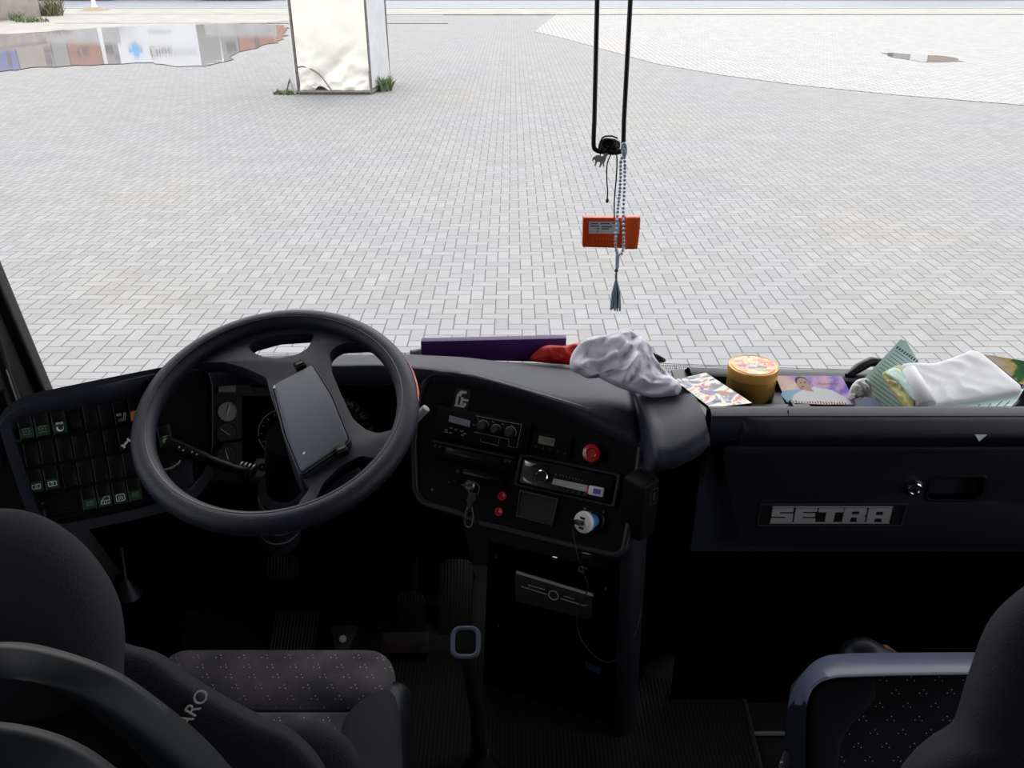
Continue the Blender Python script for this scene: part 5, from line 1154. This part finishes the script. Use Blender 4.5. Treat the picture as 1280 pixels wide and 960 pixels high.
# ================================================================== HANGING THINGS
YH = 1.16
hb = thing('hanging_bracket', onY(765, 0, YH)+V((0, 0, .35)), 'thin black U-shaped rod bracket hanging in front of the windscreen', 'bracket')
p = [onY(747, -330, YH), onY(746.5, 0, YH), onY(743, 150, YH), onY(742, 180, YH), onY(745, 187.5, YH), onY(754, 190, YH), onY(768, 191, YH), onY(776, 189, YH), onY(779, 182, YH), onY(780, 150, YH), onY(788, 0, YH), onY(803, -330, YH)]
p = [p[0], p[1], p[2]]+spline(p[2:10], 4)[1:-1]+p[9:]
b = MB(); b.tube(p, .0031, 12); b.build('rod', 'blackmetal', hb)
b = MB(); t = (p[0]+p[-1])/2; b.box(Fr(t, RV, FV), -.06, .06, -.02, .02, 0, 3.17-t.z); b.build('ceiling_mount', 'black', hb, bevel=.004)
o = thing('tied_strap', onY(762, 190, YH-.008), 'black strap bundle knotted on the bottom of the hanging bracket', 'strap')
fr = Fr(onY(762, 183, YH), RV, ZC); b = MB(); b.pillow(fr, pxs(fr, (748, 188), (749, 178), (756, 172), (768, 173), (775, 178), (774, 187), (768, 193), (754, 192)), .010, 8, disp=fold_disp(.004, 260, 1.4, 8)); b.build('bundle', 'black', o, angle=90)
b = MB(); b.tube(spline([onY(x, y, YH-.008) for x, y in ((750, 179), (754, 171.5), (764, 170), (772, 173))], 5), .0011, 6); b.build('loop', 'black', o)
b = MB(); b.tube(spline([onY(x, y, YH-.006) for x, y in ((764, 192), (759, 205), (758.5, 225), (759.5, 238), (759, 250))], 6), .0009, 6); b.ball(onY(759, 251, YH-.006), .0022, 8, (1, 1, 1.4)); b.build('loose_end', 'black', o)
# horse charm
o = thing('horse_charm', onY(750, 196, YH-.004), 'small pewter horse charm hanging from the bracket', 'charm')
f = Fr(onY(741, 198, YH-.006), RV, ZC); s = .00117
hp_ = [(0, 1), (3, 3), (7, 3.2), (11, 2), (14, 5), (17, 5.5), (17.5, 3.5), (15.5, 1.5), (15, -2), (13.5, -4), (14, -8), (12.5, -8), (11.8, -4.5), (9, -9), (7.5, -8.5), (9, -4), (5.5, -3.2), (3.5, -7.5), (2, -7), (3, -3), (1.6, -.5), (.2, -3), (-.8, -2)]
b = MB(); b.prism(f, [(x*s, y*s*1.15) for x, y in hp_], -.0012, .0012); b.build('horse', 'charm', o, bevel=.0004)
b = MB(); b.tube([onY(751, 190, YH-.004), onY(750, 195, YH-.006)], .0008, 6); b.build('link', 'black', o)
# orange toll transponder on its cord
YT = YH+.012
o = thing('toll_transponder', onY(764, 305, YT), 'orange plastic toll tag with a grey label hanging on a black cord', 'toll tag')
fr = Fr(onY(764, 290, YT), V((1, .02, 0)), ZC)
q = rcorner(pxs(fr, (728.5, 271.5), (800, 270.5), (796.5, 311), (728, 309)), .003)
b = MB(); b.prism(fr, rcorner(pxs(fr, (729, 271.5), (782, 272), (782, 310), (728, 308.5)), .002), -.012, .002); b.build('body', 'orange', o, bevel=.0015)
b = MB(); b.pillow(fr.at(0, 0, -.004), pxs(fr, (781, 273), (784, 271), (797, 271), (800.5, 274), (797, 308), (794, 311), (784, 311), (781, 309)), .010, 8, back=.010, ex=5); b.build('battery_cap', 'orange_cap', o)
lf = fr.at(0, 0, .002); b = MB(); b.prism(lf, pxs(lf, (736, 277), (775, 277), (774, 292), (736, 292)), 0, .0005); lb = b.build('label', 'label_grey', o, smooth=False)
b = MB()
for a, c_, w_ in ((738, 279.5, 9), (750, 279.5, 12), (765, 279, 7), (738, 282.5, 11), (752, 283.5, 13), (746, 286, 3), (752, 286, 9), (746, 289, 2)): x, y = lf.px(a, c_); x2, _ = lf.px(a+w_, c_); b.box(lf, x, x2, y-.0007, y+.0007, .0005, .0008)
b.build('label_print', 'lcd_text', lb, smooth=False)
b = MB()
for i in range(9): x, y = lf.px(742+i*4, 298.5); b.box(lf, x-.0014, x+.0010, y-.0018, y+.0018, 0, .0005)
b.build('embossed_marks', 'orange_cap', o, smooth=False)
b = MB(); b.tube(spline([onY(767, 191, YH-.004), onY(771, 196, YH-.006), onY(770.5, 220, YH), onY(768, 250, YT-.004), onY(768, 273, YT)], 6), .0010, 6); b.build('cord', 'black', o)
# prayer beads
YP = YH-.022
o = thing('prayer_beads', onY(776, 388, YP), 'string of pale blue prayer beads with a grey-blue tassel on the hanging bracket', 'prayer beads')
lp_ = spline([onY(x, y, YP) for x, y in ((776, 203), (775, 235), (772, 265), (769.5, 300), (770.5, 314), (773.5, 319), (777, 317), (779.5, 305), (779, 270), (780.5, 235), (781, 203), (779, 193), (776, 203))], 14)
b = MB(); L_ = 0; last = None
for q in lp_:
    if last is None or (q-last).length > .0042: b.ball(q, .0023, 5); last = q
b.build('bead_string', 'bead', o)
fr = Fr(onY(779.5, 186, YP+.004), RV, ZC); b = MB(); b.pillow(fr, pxs(fr, (776, 182), (779, 178), (783, 180), (784, 190), (781, 197), (777, 193)), .006, 6, disp=fold_disp(.003, 400, .5, 3)); b.build('knotted_beads', 'bead', o, angle=90)
b = MB(); b.tube([onY(772, 319, YP), onY(771.5, 335, YP)], .0028, 10); b.build('end_bead', 'bead', o)
b = MB(); b.ball(onY(770.5, 338, YP), .0030, 8); b.tube([onY(770.5, 340, YP), onY(770.2, 348, YP)], [.0012, .0018], 8); b.build('knot', 'dullsteel', o)
b = MB(); random.seed(3); t0 = onY(770.2, 346, YP)
for i in range(70):
    a = random.uniform(0, 2*PI); r = .0085*random.random()**.5; e = onY(769, 386+random.uniform(-5, 2), YP); e = e+V((r*math.cos(a), r*math.sin(a), 0)); m_ = t0.lerp(e, .5)+V((r*.25*math.cos(a), r*.25*math.sin(a), 0))
    b.tube([t0, m_, e], .0006, 4)
b.build('tassel', 'tassel', o)
# ================================================================== SEATS
ds = thing('driver_seat', (-.42, .75, 1.2), 'dark grey patterned driver seat with a tall padded backrest', 'seat')
def slab(name, mat, parent, x0, x1, y0, y1, z0, z1, r, tilt=0, seg=6, rotz=0):
    c = V(((x0+x1)/2, (y0+y1)/2, (z0+z1)/2)); f = Fr(c, (math.cos(rotz), math.sin(rotz), 0), V((-math.sin(rotz), math.cos(rotz), math.sin(tilt))))
    b = MB(); b.box(f, (x0-x1)/2, (x1-x0)/2, (y0-y1)/2, (y1-y0)/2, (z0-z1)/2, (z1-z0)/2); return b.build(name, mat, parent, bevel=r, seg=seg, angle=60)
fe = onZ(345, 806, 1.60); xl, xr = onZ(192, 830, 1.60).x, onZ(492, 830, 1.60).x
slab('front_cushion', 'seatcloth', ds, xl, xr, fe.y-.125, fe.y+.005, 1.46, 1.612, .05, .05)
slab('seat_cushion', 'seatcloth', ds, xl+.02, xr-.03, fe.y-.60, fe.y-.13, 1.45, 1.598, .03, -.02)
fr = Fr(onZ(462, 915, 1.60), RV, FV); q = [onZ(x, y, 1.6)-fr.O for x, y in ((432, 902), (470, 870), (492, 872), (500, 905), (502, 985), (478, 1010), (428, 1010), (425, 950))]
b = MB(); b.pillow(fr, [(p.x, p.y) for p in q], .03, 10, back=.12, ex=3); b.build('side_bolster', 'seatplain', ds)
slab('seat_base', 'shell', ds, xl+.02, xr+.032, fe.y-.58, fe.y-.045, 1.28, 1.575, .03)
slab('seat_pedestal', 'void', ds, xl+.06, xr-.06, fe.y-.5, fe.y-.12, 1.2, 1.30, .01)
BN = V((.15, -.75, .62)).normalized()
def bpil(name, mat, D, at_, pts, th, bk, ex=2.4, parent=None, disp=None, N_=BN):
    O = dep(*at_, D); R = (RV-N_*N_.x).normalized(); f = Fr(O, R, N_.cross(R)); b = MB(); b.pillow(f, pxs(f, *pts), th, 16, back=bk, ex=ex, disp=disp); return b.build(name, mat, parent, angle=80), f
bpil('headrest', 'seatplain', .80, (50, 740), [(-110, 760), (-80, 675), (-30, 641), (0, 636), (30, 638), (62, 651), (95, 676), (122, 709), (142, 748), (150, 790), (149, 830), (140, 868), (60, 900), (-60, 900)], .05, .07, 2.6, ds)
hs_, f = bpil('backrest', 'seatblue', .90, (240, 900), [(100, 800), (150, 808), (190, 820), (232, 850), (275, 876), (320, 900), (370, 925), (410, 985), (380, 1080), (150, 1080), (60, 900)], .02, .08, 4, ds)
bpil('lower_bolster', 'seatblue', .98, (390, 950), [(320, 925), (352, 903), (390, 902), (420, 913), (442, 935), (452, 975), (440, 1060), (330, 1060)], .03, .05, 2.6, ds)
# embroidered brand lettering on the backrest
tf = f.at(*f.px(238, 884), .024)
a0 = f.px(226, 912); a1 = f.px(258, 862); ang = math.atan2(a1[1]-a0[1], a1[0]-a0[0])
b = MB(); tf2 = Fr(onP(232, 902, tf.O, tf.N), tf.R, tf.U).rot(ang)
b.text(tf2, 'RECARO', .020, .0004, 'CENTER', squash=1.0)
w2 = max((p-tf2.O).dot(tf2.R) for p in b.v); e = onP(257, 864, tf.O, tf.N); sh_ = (e-tf2.O).dot(tf2.R)-w2
b.v = [p+tf2.R*sh_ for p in b.v]; b.build('embroidered_lettering', 'thread', hs_, smooth=False)
# plastic shell behind the backrest
def band(name, mat, D0, D1, up_, lo, parent):
    """curved plastic moulding between an upper and a lower edge curve"""
    U_ = spline([dep(x, y, D0+(D1-D0)*i/(len(up_)-1)) for i, (x, y) in enumerate(up_)], 6); L2 = spline([dep(x, y, D0+(D1-D0)*i/(len(lo)-1)-.02) for i, (x, y) in enumerate(lo)], 6)
    rows = []
    for k in range(9):
        t = k/8; rows.append([a.lerp(c, t)+(V((0, -.8, .1))*.010*math.sin(PI*t)) for a, c in zip(U_, L2)])
    rows.insert(0, [p+(p-CAM).normalized()*.05-ZC*.012 for p in rows[0]]); rows.append([p+(p-CAM).normalized()*.04 for p in rows[-1]])
    b = MB(); b.grid(rows, .004, (0, .7, -.5)); return b.build(name, mat, parent, angle=80)
band('shell_rim', 'shell', .66, .76, [(-70, 812), (0, 803), (60, 810), (140, 838), (205, 882), (262, 932), (320, 1000)], [(-70, 858), (0, 848), (48, 856), (98, 880), (148, 920), (195, 968), (245, 1030)], ds)
bpil('shell_back', 'shell_black', .76, (60, 920), [(-120, 850), (0, 822), (60, 830), (120, 858), (180, 900), (240, 960), (300, 1050), (-120, 1050)], .004, .02, 4, ds)
band('lower_shell', 'shell', .58, .62, [(-70, 905), (0, 904), (60, 916), (110, 938), (160, 975)], [(-70, 990), (0, 985), (40, 1000), (80, 1020), (120, 1050)], ds)
# guide seat at the lower right
gs = thing('guide_seat', (.62, .8, 1.2), 'dark guide seat at the lower right with a blue-grey rim around its cushion', 'seat')
D = 1.20; GN = V((0, -.78, .62)).normalized()
O = dep(1110, 900, D); gf = Fr(O, RV, GN.cross(RV))
outer = [(992, 960), (992, 905), (998, 862), (1008, 838), (1026, 823), (1055, 817.5), (1140, 816), (1300, 815.5)]
inner = [(1006, 960), (1006, 905), (1010, 868), (1022, 851), (1040, 844), (1065, 842), (1140, 840), (1300, 838)]
oo, ii = spline([onP(*p, O, GN) for p in outer], 6), spline([onP(*p, O+GN*.0, GN) for p in inner], 6)
ii = spline([onP(*p, O+GN*.055, GN) for p in inner], 6)
for nm, mt, lo_, hi_ in (('shaded_rim_side', 'shell', 0, 11), ('rim', 'shell_pale', 10, len(oo))):  # same rim; shade down its left side put into a darker material
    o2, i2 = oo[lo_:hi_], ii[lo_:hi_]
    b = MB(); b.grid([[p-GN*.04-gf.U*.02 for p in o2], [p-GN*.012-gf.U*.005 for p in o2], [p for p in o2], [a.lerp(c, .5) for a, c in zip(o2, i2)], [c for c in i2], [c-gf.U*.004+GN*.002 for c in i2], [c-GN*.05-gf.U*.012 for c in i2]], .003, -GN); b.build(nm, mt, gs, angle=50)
q = pxs(gf.at(0, 0, -.02), (1000, 1010), (1003, 900), (1008, 866), (1022, 850), (1045, 842), (1140, 838), (1320, 836), (1330, 1010))
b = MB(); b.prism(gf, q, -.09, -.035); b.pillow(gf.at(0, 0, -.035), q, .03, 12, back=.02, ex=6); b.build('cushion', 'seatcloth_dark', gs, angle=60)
q = pxs(gf.at(0, 0, -.01), (1006, 1010), (1008, 880), (1020, 856), (1045, 846), (1090, 846), (1095, 870), (1075, 890), (1050, 930), (1040, 1010)); b = MB(); b.pillow(gf.at(0, 0, -.012), q, .012, 8, back=.02, ex=3); b.build('side_bolster', 'seatblue', gs, angle=80)
b = MB(); b.box(WORLD, .46, 1.0, .65, 1.0, 1.2, 1.5); b.build('pedestal', 'void', gs, bevel=.02)
HN = V((-.2, -.8, .55)).normalized()
bpil('headrest', 'seatplain', .74, (1240, 860), [(1345, 715), (1310, 722), (1275, 745), (1250, 772), (1236, 800), (1226, 830), (1215, 862), (1206, 895), (1195, 918), (1165, 937), (1138, 962), (1120, 1000), (1160, 1060), (1400, 1060), (1420, 800)], .04, .06, 2.8, gs, None, HN)
# dark rounded bag in front of the guide seat
fr = Fr(dep(1085, 815, 1.36), RV, V((0, .62, .78)))
o = thing('bag', fr.O, 'dark rounded bag behind the rim of the guide seat', 'bag')
b = MB(); b.pillow(fr, pxs(fr, (1050, 835), (1053, 812), (1063, 800), (1080, 796), (1098, 803), (1125, 818), (1135, 845), (1090, 870)), .03, 10, back=.04); b.build('body', 'shell', o)
b = MB(); b.prism(fr.at(0, 0, .012), pxs(fr.at(0, 0, .012), (1103, 806), (1108, 806), (1119, 815), (1113, 816)), 0, .003); b.build('orange_strip', 'brownprint', o, smooth=False)
# ================================================================== CAMERA, LIGHT, SKY
cam = bpy.data.cameras.new('camera'); co = bpy.data.objects.new('camera', cam); COL.objects.link(co)
co.location = CAM; co.rotation_euler = (math.radians(90)-PITCH, 0, 0); cam.sensor_width = 36; cam.lens = 36*F/1280; cam.clip_start = .02; cam.clip_end = 400
SC.camera = co
w = bpy.data.worlds.new('sky'); SC.world = w; w.use_nodes = True; nt = w.node_tree; bg = nt.nodes['Background']
tc = nt.nodes.new('ShaderNodeTexCoord'); sp = nt.nodes.new('ShaderNodeSeparateXYZ'); nt.links.new(tc.outputs['Generated'], sp.inputs[0])
rp = nt.nodes.new('ShaderNodeValToRGB'); cr = rp.color_ramp; cr.elements.new(.25)
for e, p_, c_ in zip(cr.elements, (0, .25, .95), ((.26, .27, .29), (.52, .53, .55), (.98, .99, 1))): e.position = p_; e.color = (*c_, 1)
nt.links.new(sp.outputs[2], rp.inputs[0]); nt.links.new(rp.outputs[0], bg.inputs[0]); bg.inputs[1].default_value = 4.3
sl = bpy.data.lights.new('sun', 'SUN'); sl.energy = 2.4; sl.angle = math.radians(70); sl.color = (1, .97, .92); so = bpy.data.objects.new('sun', sl); COL.objects.link(so); so.rotation_euler = (math.radians(-38), math.radians(12), 0)
vs = SC.view_settings; vs.view_transform = 'Standard'; vs.look = 'None'; vs.exposure = 0; vs.gamma = 1; vs.use_curve_mapping = False
SC.cycles.use_denoising = True; SC.cycles.max_bounces = 8; SC.cycles.transparent_max_bounces = 16; SC.cycles.caustics_reflective = False; SC.cycles.caustics_refractive = False
